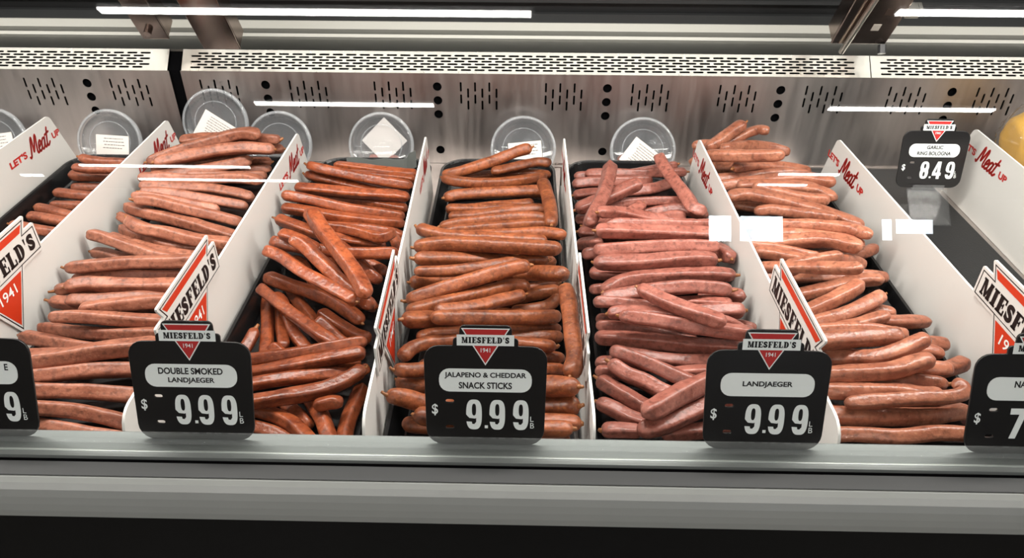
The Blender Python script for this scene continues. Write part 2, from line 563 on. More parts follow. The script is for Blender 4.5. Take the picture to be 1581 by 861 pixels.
bm = bmesh.new(); add_prism_x(bm, [S(1.247, -.3525), S(1.247, -.3400), S(1.256, -.3400), S(1.256, -.3525)], XA, XB)
cpart('rear_lip', bm_mesh('rear_lip', bm), plain('pale_rear_lip', srgb(214, 212, 204), .5))
bm = bmesh.new(); add_prism_x(bm, [S(1.250, -.3400), S(1.250, -.3260), S(1.262, -.3260), S(1.262, -.3400)], XA, XB)
cpart('door_track', bm_mesh('door_track', bm), GREY_DARK)
bm = bmesh.new(); add_box(bm, XA, XB, 1.34, 1.36, ZC - .36, ZC + .1)
cpart('rear_door', bm_mesh('rear_door', bm), BLACK)
bm = bmesh.new(); add_box(bm, XA, XB, 1.325, 1.34, ZC - .327, ZC - .321)
cpart('door_rail', bm_mesh('door_rail', bm), GREY_DARK)
cpart('canopy', box_mesh('canopy', XA, XB, .50, 1.36, ZC + .10, ZC + .13), GREY_DARK)

# front: ticket rail, bumper and kick panel
bm = bmesh.new()
add_prism_x(bm, [(.4405, ZC - .4605), (.4395, ZC - .460), (.428, ZC - .460), (.4165, ZC - .460), (.4155, ZC - .4575), (.4105, ZC - .4575), (.4095, ZC - .460), (.4075, ZC - .462), (.4075, ZC - .50), (.4405, ZC - .50)], XA, XB)
cpart('rail_bead', (lambda b: (add_prism_x(b, [(.4200, ZC - .4597), (.4165, ZC - .4574), (.4158, ZC - .4574), (.4158, ZC - .4597)], XA, XB), bm_mesh('rail_bead', b))[1])(bmesh.new()), plain('bright_bead', srgb(176, 182, 178), .4, .4))
groove_box = box_mesh('groove_shade', XA, XB, .4048, .4086, ZC - .480, ZC - .4590)
cpart('groove_shade', groove_box, HOLLOW_SHADE)  # solid near-black box paints the shade between rail and bumper
cpart('ticket_rail', bm_mesh('ticket_rail', bm), ALU)
prof = [(.405, -.4585), (.388, -.4575), (.3835, -.4590), (.3795, -.4625), (.3765, -.4675), (.3745, -.4735), (.3735, -.480), (.3735, -.4865), (.376, -.489), (.405, -.489)]
bm = bmesh.new(); add_prism_x(bm, [(y, ZC + z) for y, z in prof], XA, XB)
o = cpart('bumper', bm_mesh('bumper', bm), GREY_PAINT)
bm = bmesh.new(); add_prism_x(bm, [(.4045, ZC - .4583), (.3895, ZC - .4572), (.3895, ZC - .4566), (.4045, ZC - .4577)], XA, XB)
cpart('bumper_top', bm_mesh('bumper_top', bm), GREY_DARK)
cpart('kick_panel', box_mesh('kick_panel', XA, XB, .405, .425, .02, ZC - .489), plain('black_gloss_panel', srgb(9, 9, 11), .3, spec=.22, var=.4, vscale=14, bump=.15, bscale=30))
cpart('acrylic_ledge', box_mesh('acrylic_ledge', XA, XB, .4265, .4280, ZC - .4598, ZC - .4470), ACRYLIC)

# slanted front glass, top leaning away from the shopper
a20 = math.radians(20)
bm = bmesh.new()
add_box(bm, XA, XB, 0, .003, 0, .44)
me = bm_mesh('glass_pane', bm)
to_frame(me, (0, .4105, ZC - .4575), (1, 0, 0), (0, math.cos(a20), -math.sin(a20)), (0, math.sin(a20), math.cos(a20)))
cpart('glass_pane', me, GLASS)

# hinged arms that carry the glass
dirv = Vector((0, -.535, .845)); nrm = Vector((0, -.845, -.535))


def arm(px, py, pz, w, ln, kind):
    base = Vector((px, py, ZC + pz))
    bm = bmesh.new()
    add_box(bm, -w / 2, w / 2, 0, .004, 0, ln, bevel=.0012)
    add_box(bm, w / 2 - .004, w / 2, -.030, 0, .004, ln)
    add_box(bm, -w / 2, -w / 2 + .004, -.030, 0, .004, ln)
    if kind:
        add_box(bm, -w / 2 + .004, w / 2 - .004, -.002, 0, 0, .006)
    me = to_frame(bm_mesh('support_arm', bm), base, (1, 0, 0), nrm, dirv)
    a = cpart('support_arm', me, STEEL_ARM)
    return a, base


a1, b1 = arm(-.470, 1.16, -.358, .058, .50, 0)
a2, b2 = arm(-.585, 1.19, -.352, .042, .50, 0)
a3, b3 = arm(.522, 1.18, -.346, .084, .50, 1)


def arm_bit(name, base, x0, x1, y0, y1, z0, z1, mat, par):
    bm = bmesh.new(); add_box(bm, x0, x1, y0, y1, z0, z1)
    me = to_frame(bm_mesh(name, bm), base, (1, 0, 0), nrm, dirv)
    return cpart(name, me, mat, par)


arm_bit('slot', b3, .006, .018, .004, .0046, .030, .043, plain('light_slot', srgb(190, 185, 176), .5), a3)
arm_bit('slot', b3, .012, .024, .004, .0046, .062, .075, plain('brown_slot', srgb(60, 46, 38), .5), a3)
bm = bmesh.new(); tube(bm, [(-.022, .010, -.012), (-.016, .012, .16)], .0045, 10)
me = to_frame(bm_mesh('gas_strut', bm), b3, (1, 0, 0), nrm, dirv); cpart('gas_strut', me, STEEL_BRIGHT, a3)
bm = bmesh.new(); tube(bm, [(.038, .004, -.002), (.038, .016, -.008)], .006, 10)
me = to_frame(bm_mesh('bolt', bm), b3, (1, 0, 0), nrm, dirv); cpart('bolt', me, GREY_DARK, a3)
bm = bmesh.new(); tube(bm, [(-.004, .004, .02), (-.004, .012, .02)], .006, 10)
me = to_frame(bm_mesh('bolt', bm), b2, (1, 0, 0), nrm, dirv); cpart('bolt', me, STEEL_ARM, a2)
arm_bit('hinge_block', b3, .042, .062, -.006, .008, .060, .078, STEEL_BRIGHT, a3)

# black mat on the empty stretch of deck
mat_o = obj('deck_mat', box_mesh('deck_mat', -.096, .096, -.335, .405, 0, .004, bevel=.0012), MAT_BLACK, None, (.583, .775, DECK + .0001))
tag(mat_o, 'black textured mat on the empty deck between the two rightmost white dividers', 'mat')
# ------------------------------------------------------------------ white dividers with slogan and logo board
def offset(poly, d):
    """shrink (d > 0) a counter-clockwise outline"""
    out = []
    n = len(poly)
    area = sum(poly[i][0] * poly[(i + 1) % n][1] - poly[(i + 1) % n][0] * poly[i][1] for i in range(n))
    sg = 1 if area > 0 else -1
    for i in range(n):
        a, p, c = Vector(poly[i - 1]), Vector(poly[i]), Vector(poly[(i + 1) % n])
        u = (p - a).normalized(); v = (c - p).normalized()
        n1 = Vector((-u.y, u.x)) * sg; n2 = Vector((-v.y, v.x)) * sg
        b = n1 + n2
        b = b / max(b.dot(n1), .25) if b.length > 1e-6 else n1
        q = p + b * d
        out.append((q.x, q.y))
    return out


SLAB = {'M': 1.05, 'I': .50, 'E': .78, 'S': .70, 'F': .76, 'L': .76, 'D': .86, "'": .30}


def slab_lettering(word, x0, x1, y0, y1):
    """bold slab-serif capitals fitted to a rectangle"""
    tot = sum(SLAB[c] for c in word) + .10 * (len(word) - 1)
    k = (x1 - x0) / tot; h = y1 - y0
    mes = []; x = x0
    sb = .13 * h                                    # serif thickness
    for c in word:
        w = SLAB[c] * k
        if c == 'S':
            mes.append(text_mesh('S', x, x + w, y0, y1, bold=.06))
        elif c == "'":
            mes.append(poly_mesh('q', [[(x + .2 * w, y1), (x + .8 * w, y1), (x + .6 * w, y1 - .38 * h), (x + .4 * w, y1 - .38 * h)]]))
        else:
            R = lambda a, b, lo, hi: [(x + a * w, y0 + lo * h), (x + b * w, y0 + lo * h), (x + b * w, y0 + hi * h), (x + a * w, y0 + hi * h)]
            s = sb / h
            if c == 'I': P = [R(.18, .82, 0, 1), R(0, 1, 0, s), R(0, 1, 1 - s, 1)]
            elif c == 'L': P = [R(.10, .52, 0, 1), R(0, 1, 0, s), R(0, .58, 1 - s, 1), R(.84, 1, 0, .36)]
            elif c in 'EF':
                P = [R(.10, .52, 0, 1), R(0, 1, 1 - s, 1), R(.84, 1, .68, 1), R(.4, .74, .45, .57), R(.64, .76, .36, .66)]
                P += [R(0, 1, 0, s), R(.84, 1, 0, .34)] if c == 'E' else [R(0, .6, 0, s)]
            elif c == 'M':
                P = [R(.07, .22, 0, 1), R(.66, .95, 0, 1), R(0, .32, 0, s), R(.62, 1, 0, s), R(0, .25, 1 - s, 1), R(.75, 1, 1 - s, 1)]
                X = lambda a: x + a * w
                P += [[(X(.10), y1), (X(.36), y1), (X(.58), y0 + .12 * h), (X(.42), y0 + .02 * h)], [(X(.42), y0 + .02 * h), (X(.56), y0 + .02 * h), (X(.84), y1), (X(.72), y1)]]
            elif c == 'D':
                P = [R(.10, .46, 0, 1), R(0, .5, 0, s), R(0, .5, 1 - s, 1)]
                arc = [(math.sin(t * math.pi / 12), -math.cos(t * math.pi / 12)) for t in range(13)]
                for (a, b), (a2, b2) in zip(arc, arc[1:]):
                    o_ = lambda a, b, rx, ry: (x + w * (.46 + rx * a), y0 + h * (.5 + ry * b))
                    P.append([o_(a, b, .54, .5), o_(a2, b2, .54, .5), o_(a2, b2, .16, .5 - s), o_(a, b, .16, .5 - s)])
            mes.append(poly_mesh('l', P))
        x += w + .10 * k
    return join_meshes('lettering', mes)


def lift(me, z):
    me.transform(Matrix.Translation((0, 0, z)))
    return me


MEAT = [[(.02, .06), (.12, .02), (.19, .5), (.24, .97), (.31, .97), (.34, .5), (.38, .22), (.48, .6), (.57, 1.0), (.64, .95), (.62, .5), (.63, .1), (.71, .0), (.80, .12)],
        [(.76, .24), (.90, .32), (.97, .48), (.89, .58), (.79, .42), (.78, .15), (.88, .0), (1.02, .12)],
        [(1.28, .5), (1.17, .58), (1.05, .4), (1.04, .1), (1.13, .0), (1.24, .18), (1.29, .56), (1.27, .12), (1.35, .0), (1.43, .12)],
        [(1.56, .98), (1.47, .35), (1.47, .06), (1.56, .0), (1.68, .14)], [(1.36, .66), (1.66, .72)]]
BAN_W, BAN_H, TRI_T, TRI_H, TRI_B = .155, .034, .0485, .068, -.063


def hw(v):
    return TRI_H * (v - TRI_B) / (TRI_T - TRI_B)


def logo_outline(bw, bh):
    b = bw / 2
    return [(-b, 0), (-hw(0), 0), (0, TRI_B), (hw(0), 0), (b, 0), (b, bh), (hw(bh), bh), (TRI_H, TRI_T), (-TRI_H, TRI_T), (-hw(bh), bh), (-b, bh)]


DIV = {1: (-.744, -.747, 1.095, None), 2: (-.551, -.548, 1.085, (.713, -.451)), 3: (-.336, -.334, 1.040, (.682, -.4535)), 4: (-.143, -.133, 1.034, (.667, -.459)),
       5: (.063, .064, 1.034, (.660, -.455)), 6: (.263, .267, 1.034, (.650, -.4525)), 7: (.470, .477, 1.040, (.645, -.4475)), 8: (.693, .686, 1.085, None)}
DIV_WORDS = {1: 'white slogan divider at the far side beside the nearly empty black tray', 2: 'white slogan divider between the nearly empty tray and the tray heaped with long sausages',
             3: 'white slogan divider between the heaped tray and the Double Smoked Landjaeger tray', 4: 'white slogan divider between the Double Smoked Landjaeger and Jalapeno Cheddar trays',
             5: 'white divider seen almost edge-on between the snack sticks and the pink sausages', 6: 'white slogan divider between the pink Landjaeger tray and the wiener tray',
             7: 'white slogan divider between the wiener tray and the empty black mat', 8: 'white slogan divider behind the Garlic Ring Bologna sign, beside the wrapped yellow food'}
for i, (xb, xf, yb, lg) in DIV.items():
    s = 1 if i <= 4 else -1
    pts = [(.4420, -.5655), (yb + .045, -.5655), (yb, -.447), (.4420, -.447)]
    rot = -(xb - xf) / .45
    cx = xf + (xb - xf) * (.75 - .6) / .45
    me = fill_mesh('tray_divider', [[(y - .75, z + .566) for y, z in rounded(pts, [.002, .002, .012, .02])]], .0012)
    to_frame(me, (0, 0, 0), (0, 1, 0), (0, 0, 1))
    d = tag(obj('tray_divider', me, WHITE_BOARD, None, (cx, 0.75, DECK)), DIV_WORDS[i], 'divider', 'white tray dividers')
    d.rotation_euler = (0, 0, rot)
    ex, ez = (0, s, 0), (s, 0, 0)
    # slogan: LET'S Meat UP
    ye = (yb + .018) - .75
    y0 = ye if s < 0 else ye - .140
    m1 = text_mesh("LET'S", .000, .043, .004, .0150, bold=.045)
    mk = brush([[((px + .2 * py) * .0335, py * .0265) for px, py in st] for st in MEAT], .0019)
    m2 = poly_mesh('m', [[(x + .047, y) for x, y in p] for p in mk])
    m3 = text_mesh('UP', .113, .134, .003, .0135, bold=.045)
    me = join_meshes('slogan', [m1, m2, m3])
    to_frame(me, (s * .0015, y0, .566 - .4865), ex, (0, 0, 1), ez)
    obj('slogan_lettering', me, TEXT_RED, d)
    if lg:
        ly, lz = lg
        o_ = (0, ly - BAN_W / 2 - .75, .566 + lz)
        def lay(me, off): return to_frame(me, (s * off, o_[1], o_[2]), ex, (0, 0, 1), ez)
        base = logo_outline(BAN_W, BAN_H)
        lb = obj('logo_board', lay(fill_mesh('logo_board', [rounded(base, [.002, 0, .002, 0, .002, .002, 0, .002, .002, 0, .002])], .0011), .0027), WHITE_BOARD, d)
        k1, k2 = offset(base, .0030), offset(base, .0042)
        obj('outline', lay(lift(fill_mesh('outline', [k1, k2]), 0), .0040), TEXT_BLACK, lb)
        bh = .0295
        ban = [(-BAN_W / 2 + .004, .0040), (BAN_W / 2 - .004, .0040), (BAN_W / 2 - .004, .030), (-BAN_W / 2 + .004, .030)]
        up = [(-hw(.0345) + .008, .0345), (hw(.0345) - .008, .0345), (TRI_H - .010, TRI_T - .0062), (-TRI_H + .010, TRI_T - .0062)]
        lo = [(-hw(0) + .007, -.0005), (0, TRI_B + .0115), (hw(0) - .007, -.0005)]
        obj('red_triangle', lay(poly_mesh('t', [up, lo]), .0040), LOGO_RED, lb)
        obj('lettering', lay(slab_lettering("MIESFELD'S", -.068, .068, .0075, .0265), .0041), TEXT_BLACK, lb)
        obj('year_lettering', lay(text_mesh('1941', -.0145, .0145, -.017, -.0055, bold=.01), .0043), SIGN_WHITE, lb)
        obj('banner_rule', lay(fill_mesh('r', [[(-hw(0) + .002, .0030), (hw(0) - .002, .0030), (hw(0) - .002, .0040), (-hw(0) + .002, .0040)]]), .0040), TEXT_BLACK, lb)

# ------------------------------------------------------------------ price tags
def oval(cx, cy, w, h, n=28, e=2.6):
    out = []
    for k in range(n):
        a = 2 * math.pi * k / n; c, s = math.cos(a), math.sin(a)
        out.append((cx + w / 2 * math.copysign(abs(c) ** (2 / e), c), cy + h / 2 * math.copysign(abs(s) ** (2 / e), s)))
    return out


def figure(ch, cx, y0, w, h):
    """heavy condensed price figures"""
    if ch == '8':
        up = oval(0, .745, .92, .51); lo = oval(0, .27, 1, .54)
        out = [p for p in lo if p[1] < .485 or False]
        loops = [[p for p in oval(0, .5, 1, 1, 40, 2.9)], oval(0, .735, .26, .26), oval(0, .27, .26, .27)]
        loops[0] = [(x * (1 - .14 * math.exp(-((y - .52) / .07) ** 2)), y) for x, y in loops[0]]
    elif ch == '9':
        full = oval(0, .5, 1, 1, 56, 2.9)
        full = [p for p in full if not (p[0] < 0 and .27 < p[1] < .42)]
        i = max(range(len(full)), key=lambda k: -full[k][0] if full[k][1] >= .42 and full[k][0] < 0 and full[k][1] < .60 else -9)
        low = min((k for k in range(len(full)) if full[k][0] < 0 and .42 <= full[k][1]), key=lambda k: full[k][1])
        # the open notch under the bowl
        full = full[:low + 1] + [(-.30, .385), (.06, .365), (.14, .385), (.14, .25), (.02, .175), (-.12, .185), (-.14, .255), (-.48, .262)] + full[low + 1:]
        loops = [full, oval(0, .665, .27, .40)]
    elif ch == '4':
        loops = [[(.02, 0), (.36, 0), (.36, .19), (.5, .19), (.5, .36), (.36, .36), (.36, 1), (-.06, 1), (-.5, .36), (-.5, .19), (.02, .19)], [(.03, .36), (-.20, .36), (.03, .74)]]
    else:
        loops = [[(-.5, 1), (-.5, .80), (.08, .80), (-.34, 0), (.06, 0), (.5, .82), (.5, 1)]]
    return fill_mesh('figure', [[(cx + x * w, y0 + y * h) for x, y in lp] for lp in loops], .0001)


def price_tag(x, lines, digits, words, loc=None, lean=20, dot=True):
    """black price tag with logo tab, name panel and figures; local XY is the face"""
    body = [(-.0478, 0), (.0478, 0), (.0495, .0845), (.0258, .0850), (.0258, .0915), (.0208, .0918), (.0204, .1022), (-.0204, .1022), (-.0208, .0918), (-.0258, .0915), (-.0258, .0850), (-.0495, .0845)]
    rad = [.013, .013, .014, .001, .004, .001, .004, .004, .001, .004, .001, .014]
    loops = [rounded(body, rad), capsule(-.0290, .0378, .0078, .0036, vert=False), capsule(-.0290, .0149, .0078, .0036, vert=False)]
    t = obj('price_tag', fill_mesh('price_tag', loops, .0006, .0004), SIGN_BLACK, None, loc or (x, .4327, ZC - .4591))
    t.rotation_euler = (math.radians(90 - lean), 0, 0)
    tag(t, words, 'price tag', 'black price tags')
    z = .0012
    flat = lambda pts, dz=0: lift(poly_mesh('f', [pts]), z + dz)
    tri = lambda a, top, bot, v0, v1: [(-a * (v0 - bot) / (top - bot), v0), (a * (v0 - bot) / (top - bot), v0), (a * (v1 - bot) / (top - bot), v1), (-a * (v1 - bot) / (top - bot), v1)]
    obj('triangle_border', flat([(-.0195, .1003), (0, .0690), (.0195, .1003)][::-1]), SIGN_WHITE, t)
    obj('red_triangle', flat([(-.0178, .0994), (0, .0708), (.0178, .0994)][::-1], .0002), SIGN_RED, t)
    obj('logo_banner', flat([(-.0229, .0858), (.0229, .0858), (.0229, .0950), (-.0229, .0950)], .0004), SIGN_WHITE, t)
    obj('logo_lettering', lift(slab_lettering("MIESFELD'S", -.0190, .0190, .0879, .0931), z + .0006), TEXT_BLACK, t)
    obj('year_lettering', lift(text_mesh('1941', -.0038, .0038, .0802, .0838, bold=.01), z + .0004), SIGN_WHITE, t)
    pn = obj('name_panel', lift(fill_mesh('n', [rounded([(-.0375, .0462), (.0375, .0462), (.0375, .0660), (-.0375, .0660)], .0085)], .0002), z), SIGN_WHITE, t)
    for ln in lines:
        obj('name_lettering', lift(text_mesh(ln[0], ln[1], ln[2], ln[3], ln[3] + .0057, bold=.030), z + .0004), TEXT_BLACK, t)
    for ch, cx in digits:
        obj('price_figure', lift(figure(ch, cx, .0133, .0128, .0262), z + .0002), SIGN_WHITE, t)
    if dot:
        obj('decimal_point', flat([(-.0004, .0143), (.0022, .0143), (.0022, .0169), (-.0004, .0169)]), SIGN_WHITE, t)
    obj('dollar_sign', lift(text_mesh('$', -.0436, -.0386, .0250, .0352, bold=.015), z), SIGN_WHITE, t)
    obj('unit_lettering', lift(join_meshes('u', [text_mesh('L', .0368, .0395, .0207, .0252), text_mesh('B', .0368, .0400, .0148, .0196)]), z), SIGN_WHITE, t)
    return t


NINES = [('9', -.0092), ('9', .0098), ('9', .0290)]
price_tag(-.4455, [('E', .0275, .0305, .0583)], [('9', .0290)], 'black price tag at the picture edge before the heaped tray, panel ending in E', dot=False)
price_tag(-.2656, [('DOUBLE SMOKED', -.0265, .0262, .0574), ('LANDJAEGER', -.0190, .0190, .0490)], NINES, 'black price tag reading Double Smoked Landjaeger 9.99 on the front rail')
price_tag(-.0265, [('JALAPENO & CHEDDAR', -.0330, .0330, .0574), ('SNACK STICKS', -.0215, .0215, .0490)], NINES, 'black price tag reading Jalapeno & Cheddar Snack Sticks 9.99 on the front rail')
price_tag(.2002, [('LANDJAEGER', -.0200, .0200, .0536)], NINES, 'black price tag reading only Landjaeger 9.99 on the front rail before pink sausages')
price_tag(.4125, [('NAT', -.0165, -.0035, .0574)], [('7', -.0092)], 'black price tag at the picture edge in front of the wieners, panel starting NAT')
rb = price_tag(0, [('GARLIC', -.0120, .0120, .0580), ('RING BOLOGNA', -.0250, .0250, .0490)], [('8', -.0092), ('4', .0098), ('9', .0290)],
               'black price tag reading Garlic Ring Bologna 8.49 on a clear stand over the mat', loc=(.6180, 1.03, ZC - .5205), lean=14)

# clear stand that carries the bologna tag
st = empty('tag_stand', (.6180, 1.02, DECK + .004)); tag(st, 'clear acrylic stand under the Garlic Ring Bologna price tag on the black mat', 'sign stand')
bm = bmesh.new(); add_prism_x(bm, [(-.035, 0), (-.034, .0015), (.0075, .0400), (.0090, .0390), (-.030, 0)], -.030, .030)
obj('stand_leg', bm_mesh('stand_leg', bm), STAND, st)
bm = bmesh.new(); add_box(bm, -.0235, .0235, .0050, .0130, .0395, .0412); add_box(bm, -.0235, .0235, .0050, .0062, .0412, .0470); add_box(bm, -.0235, .0235, .0165, .0175, .0412, .0470); add_box(bm, -.0235, .0235, .0130, .0175, .0395, .0412)
obj('clip', bm_mesh('clip', bm), ACRYLIC, st)
bm = bmesh.new(); add_box(bm, -.030, .030, -.036, .030, 0, .0014)
obj('foot', bm_mesh('foot', bm), STAND, st)

# ------------------------------------------------------------------ black trays
TRAYS = {'B': (-.6455, .0930, None, 'nearly empty black plastic tray holding only a few smoked sausages'), 'C': (-.4400, .0980, (-.512, .50), 'black plastic tray heaped with long reddish sausages beside the nearly empty tray'),
         'D': (-.2365, .0930, (-.520, .80), 'black plastic tray of crisscrossed sausages behind the Double Smoked Landjaeger sign'), 'E': (-.0370, .0915, (-.522, .50), 'black plastic tray of snack sticks behind the Jalapeno & Cheddar sign'),
         'F': (.1645, .0925, (-.520, .50), 'black plastic tray of pink sausages behind the plain Landjaeger sign'), 'G': (.3695, .0955, (-.518, .50), 'black plastic tray heaped with wieners beside the bare black mat')}
RIM = ZC - .525 - DECK
for k, (xc, hx, ins, words) in TRAYS.items():
    def rr(inset, z, rad):
        a, y0, y1 = hx - inset, -.322 + inset, .344 - inset
        return [(x, y, z) for x, y in rounded([(-a, y0), (a, y0), (a, y1), (-a, y1)], rad, 7)]
    t = empty('food_tray', (xc, .778, DECK + .0006)); tag(t, words, 'tray', 'black food trays')
    loops = [rr(.014, 0, .030), rr(.001, RIM - .006, .040), rr(0, RIM - .004, .041), rr(0, RIM - .001, .041), rr(.0012, RIM, .040), rr(.0042, RIM - .0004, .038), rr(.0055, RIM - .003, .037), rr(.0125, .0170, .032), rr(.0150, .0150, .030)]
    bm = bmesh.new()
    rings = [[bm.verts.new(p) for p in lp] for lp in loops]
    n = len(rings[0])
    for a, b in zip(rings, rings[1:]):
        for i in range(n): bm.faces.new((a[i], a[(i + 1) % n], b[(i + 1) % n], b[i]))
    bm.faces.new(rings[0][::-1]); bm.faces.new(rings[-1])
    for q in range(18):                     # moulded ribs across the floor
        y = -.28 + q * .035
        add_box(bm, -hx + .020, hx - .020, y, y + .006, .0145, .0152)
    obj('tray_body', bm_mesh('tray_body', bm), BLACK_TRAY, t)
    if ins:
        z1 = ZC + ins[0] - DECK - .0008
        y0 = ins[1] - .778
        bm = bmesh.new()
        lo = [bm.verts.new((x, y, .0156)) for x, y in rounded([(-.074, y0 - .004), (.074, y0 - .004), (.074, .264), (-.074, .264)], .02)]
        hi = [bm.verts.new((x, y, z1)) for x, y in rounded([(-.069, y0), (.069, y0), (.069, .258), (-.069, .258)], .02)]
        n = len(lo)
        for i in range(n): bm.faces.new((lo[i], lo[(i + 1) % n], hi[(i + 1) % n], hi[i]))
        bm.faces.new(hi); bm.faces.new(lo[::-1])
        obj('raised_floor', bm_mesh('raised_floor', bm), BLACK_TRAY, t)

# wire clip on the divider beside the snack sticks
bm = bmesh.new(); tube(bm, [(-.010, 0, .030), (0, 0, .030), (0.001, 0, 0)], .0012, 8); tube(bm, [(-.010, .002, .0345), (.002, .002, .0345)], .0016, 8)
w = obj('wire_clip', bm_mesh('wire_clip', bm), STEEL_ARM, None, (.0600, 1.02, ZC - .520))
tag(w, 'small metal wire clip on the divider between snack sticks and pink sausages', 'clip')

# ------------------------------------------------------------------ round deli cups along the rear panel
CUPS = [(-.881, 1.146, 66, 0, 8, 'label'), (-.688, 1.146, 66, 0, -3, 'label'), (-.504, 1.150, 70, .034, -32, 'card'), (-.403, 1.146, 66, 0, None, ''), (-.233, 1.146, 66, 0, 45, 'inner'), (.003, 1.146, 58, 0, 6, 'label'), (.201, 1.146, 58, 0, -37, 'card')]
CUP_WORDS = ['clear lidded cup at the picture edge beyond the first white divider', 'clear lidded cup with a level white label behind the nearly empty tray', 'clear lidded cup with a tilted white label, highest of the cups, behind the heaped tray',
             'clear lidded cup without a label, half behind the heaped sausages and a divider', 'clear lidded cup with pink chunks and a card inside, behind the Double Smoked tray',
             'clear lidded cup with a straight white label behind the snack sticks', 'clear lidded cup with a diamond-tilted white label behind the pink sausages']
for (cx, cy, tl, dz, ang, kind), words in zip(CUPS, CUP_WORDS):
    R = .0545
    tilt = math.radians(tl)
    c = empty('deli_cup', (cx, cy, DECK + R * math.sin(tilt) + .002 + dz)); c.rotation_euler = (tilt, 0, 0)       # local Z points out through the lid
    tag(c, words, 'deli cup', 'clear deli cups on the rear ledge')
    bm = bmesh.new()
    lathe(bm, [(0, -.027), (.033, -.027), (.037, -.0255), (.038, -.023), (.0500, -.003), (.0495, -.003), (.0375, -.0225), (.0365, -.0245), (.033, -.026), (0, -.026)], 48)
    obj('cup_body', bm_mesh('cup_body', bm, True), CUP, c)
    bm = bmesh.new()
    lathe(bm, [(0, .0016), (.0465, .0016), (.048, .0040), (.0500, .0046), (.0495, .0030), (.0477, .0008), (0, .0008)], 48)
    l = obj('lid', bm_mesh('lid', bm, True), CUP, c)
    bm = bmesh.new()
    lathe(bm, [(.0500, .0046), (.0515, .0052), (.0535, .0048), (R, .0030), (R, -.0005), (.0540, -.0025), (.0530, -.0020), (.0522, .0020), (.0505, .0030), (.0500, .0046)], 56)
    obj('lid_rim', bm_mesh('lid_rim', bm, True), CUP_RIM, l)
    bm = bmesh.new()
    lathe(bm, [(.0330, .0016), (.0336, .0024), (.0344, .0024), (.0350, .0016)], 48)
    obj('lid_ridge', bm_mesh('lid_ridge', bm, True), CUP_RIM, l)
    if ang is not None:
        a = math.radians(ang); w_, h_ = (.0275, .0215) if kind == 'label' else (.029, .0235)
        off = (.004, -.010) if kind == 'label' else (-.002, -.014)
        zc = .0020 if kind != 'inner' else -.006
        if kind == 'inner': off = (.004, .008); w_ = h_ = .027
        m = Matrix.Translation((off[0], off[1], zc)) @ Matrix.Rotation(a, 4, 'Z')
        me = box_mesh('label', -w_, w_, -h_, h_, 0, .0004); me.transform(m)
        lb = obj('paper_label', me, PAPER, c)
        if kind != 'inner':
            rnd = random.Random(int(cx * 1000))
            polys = []
            for r in range(9 if kind == 'card' else 4):
                y = h_ * .72 - r * (.0042 if kind == 'card' else .0052); x = -w_ * .62 + rnd.random() * .004
                while x < w_ * .62:
                    q = .0012 + rnd.random() * .0034
                    polys.append([(x, y), (x + q, y), (x + q, y + .0011), (x, y + .0011)]); x += q + .0011
            me = lift(poly_mesh('ink', polys), .0006); me.transform(m)
            obj('label_print', me, INK, lb)


def lump(rx, ry, rz, seed, amp=.12, n=3):
    bm = bmesh.new(); bmesh.ops.create_icosphere(bm, subdivisions=n, radius=1)
    for v in bm.verts:
        q = v.co * (1 + amp * noise.noise(v.co * 1.6 + Vector((seed, seed * 2, 0))) + amp * .3 * noise.noise(v.co * 5 + Vector((seed, 0, 3))))
        # a cut end is flatter than a ball
        q = Vector([math.copysign(min(abs(c), .82), c) if i == 0 else c for i, c in enumerate(q)])
        v.co = (q.x * rx, q.y * ry, q.z * rz)
    return bm_mesh('lump', bm, True)


CH = [(-.247, 1.146, -.5415, 'pink cut sausage chunk in the cup behind the Double Smoked tray, larger of two'), (-.214, 1.146, -.5420, 'pink cut sausage chunk beside the larger chunk in the same cup'),
      (-.527, 1.156, -.4960, 'brown sausage piece behind the tilted label in the highest cup'), (.170, 1.146, -.5370, 'brown sausage piece behind the diamond-tilted label of a cup')]
for i, (x, y, z, words) in enumerate(CH):
    c = obj('sausage_chunk', lump(.0125, .009, .0105, i * 3.7 + 1), SM['F'] if i < 2 else SM['D'], None, (x, y, ZC + z))
    c.rotation_euler = (.2 * i, .4, .7 * i); tag(c, words, 'sausage piece', 'sausage pieces in the deli cups')

# grey plastic sleeve at the back of the Double Smoked tray
bm = bmesh.new()
cols = []
for i in range(25):
    u = i / 24; x = -.054 + .108 * u
    y = .0025 * math.sin(u * 9) + (.006 * max(0, u - .86) * 20 if u > .86 else 0)
    cols.append([bm.verts.new((x, y + .0006 * s, z + .0015 * math.sin(u * 14))) for s in (0, 1) for z in (0, .012, .0235 if u < .88 else .029)])
for a, b in zip(cols, cols[1:]):
    for s in (0, 3):
        for j in (0, 1): bm.faces.new((a[s + j], a[s + j + 1], b[s + j + 1], b[s + j]))
    bm.faces.new((a[2], a[5], b[5], b[2])); bm.faces.new((a[0], b[0], b[3], a[3]))
s_ = obj('plastic_sleeve', bm_mesh('plastic_sleeve', bm), SLEEVE, None, (-.2230, 1.0775, ZC - .5300))
tag(s_, 'grey translucent plastic strip standing at the back of the Double Smoked tray', 'plastic strip')

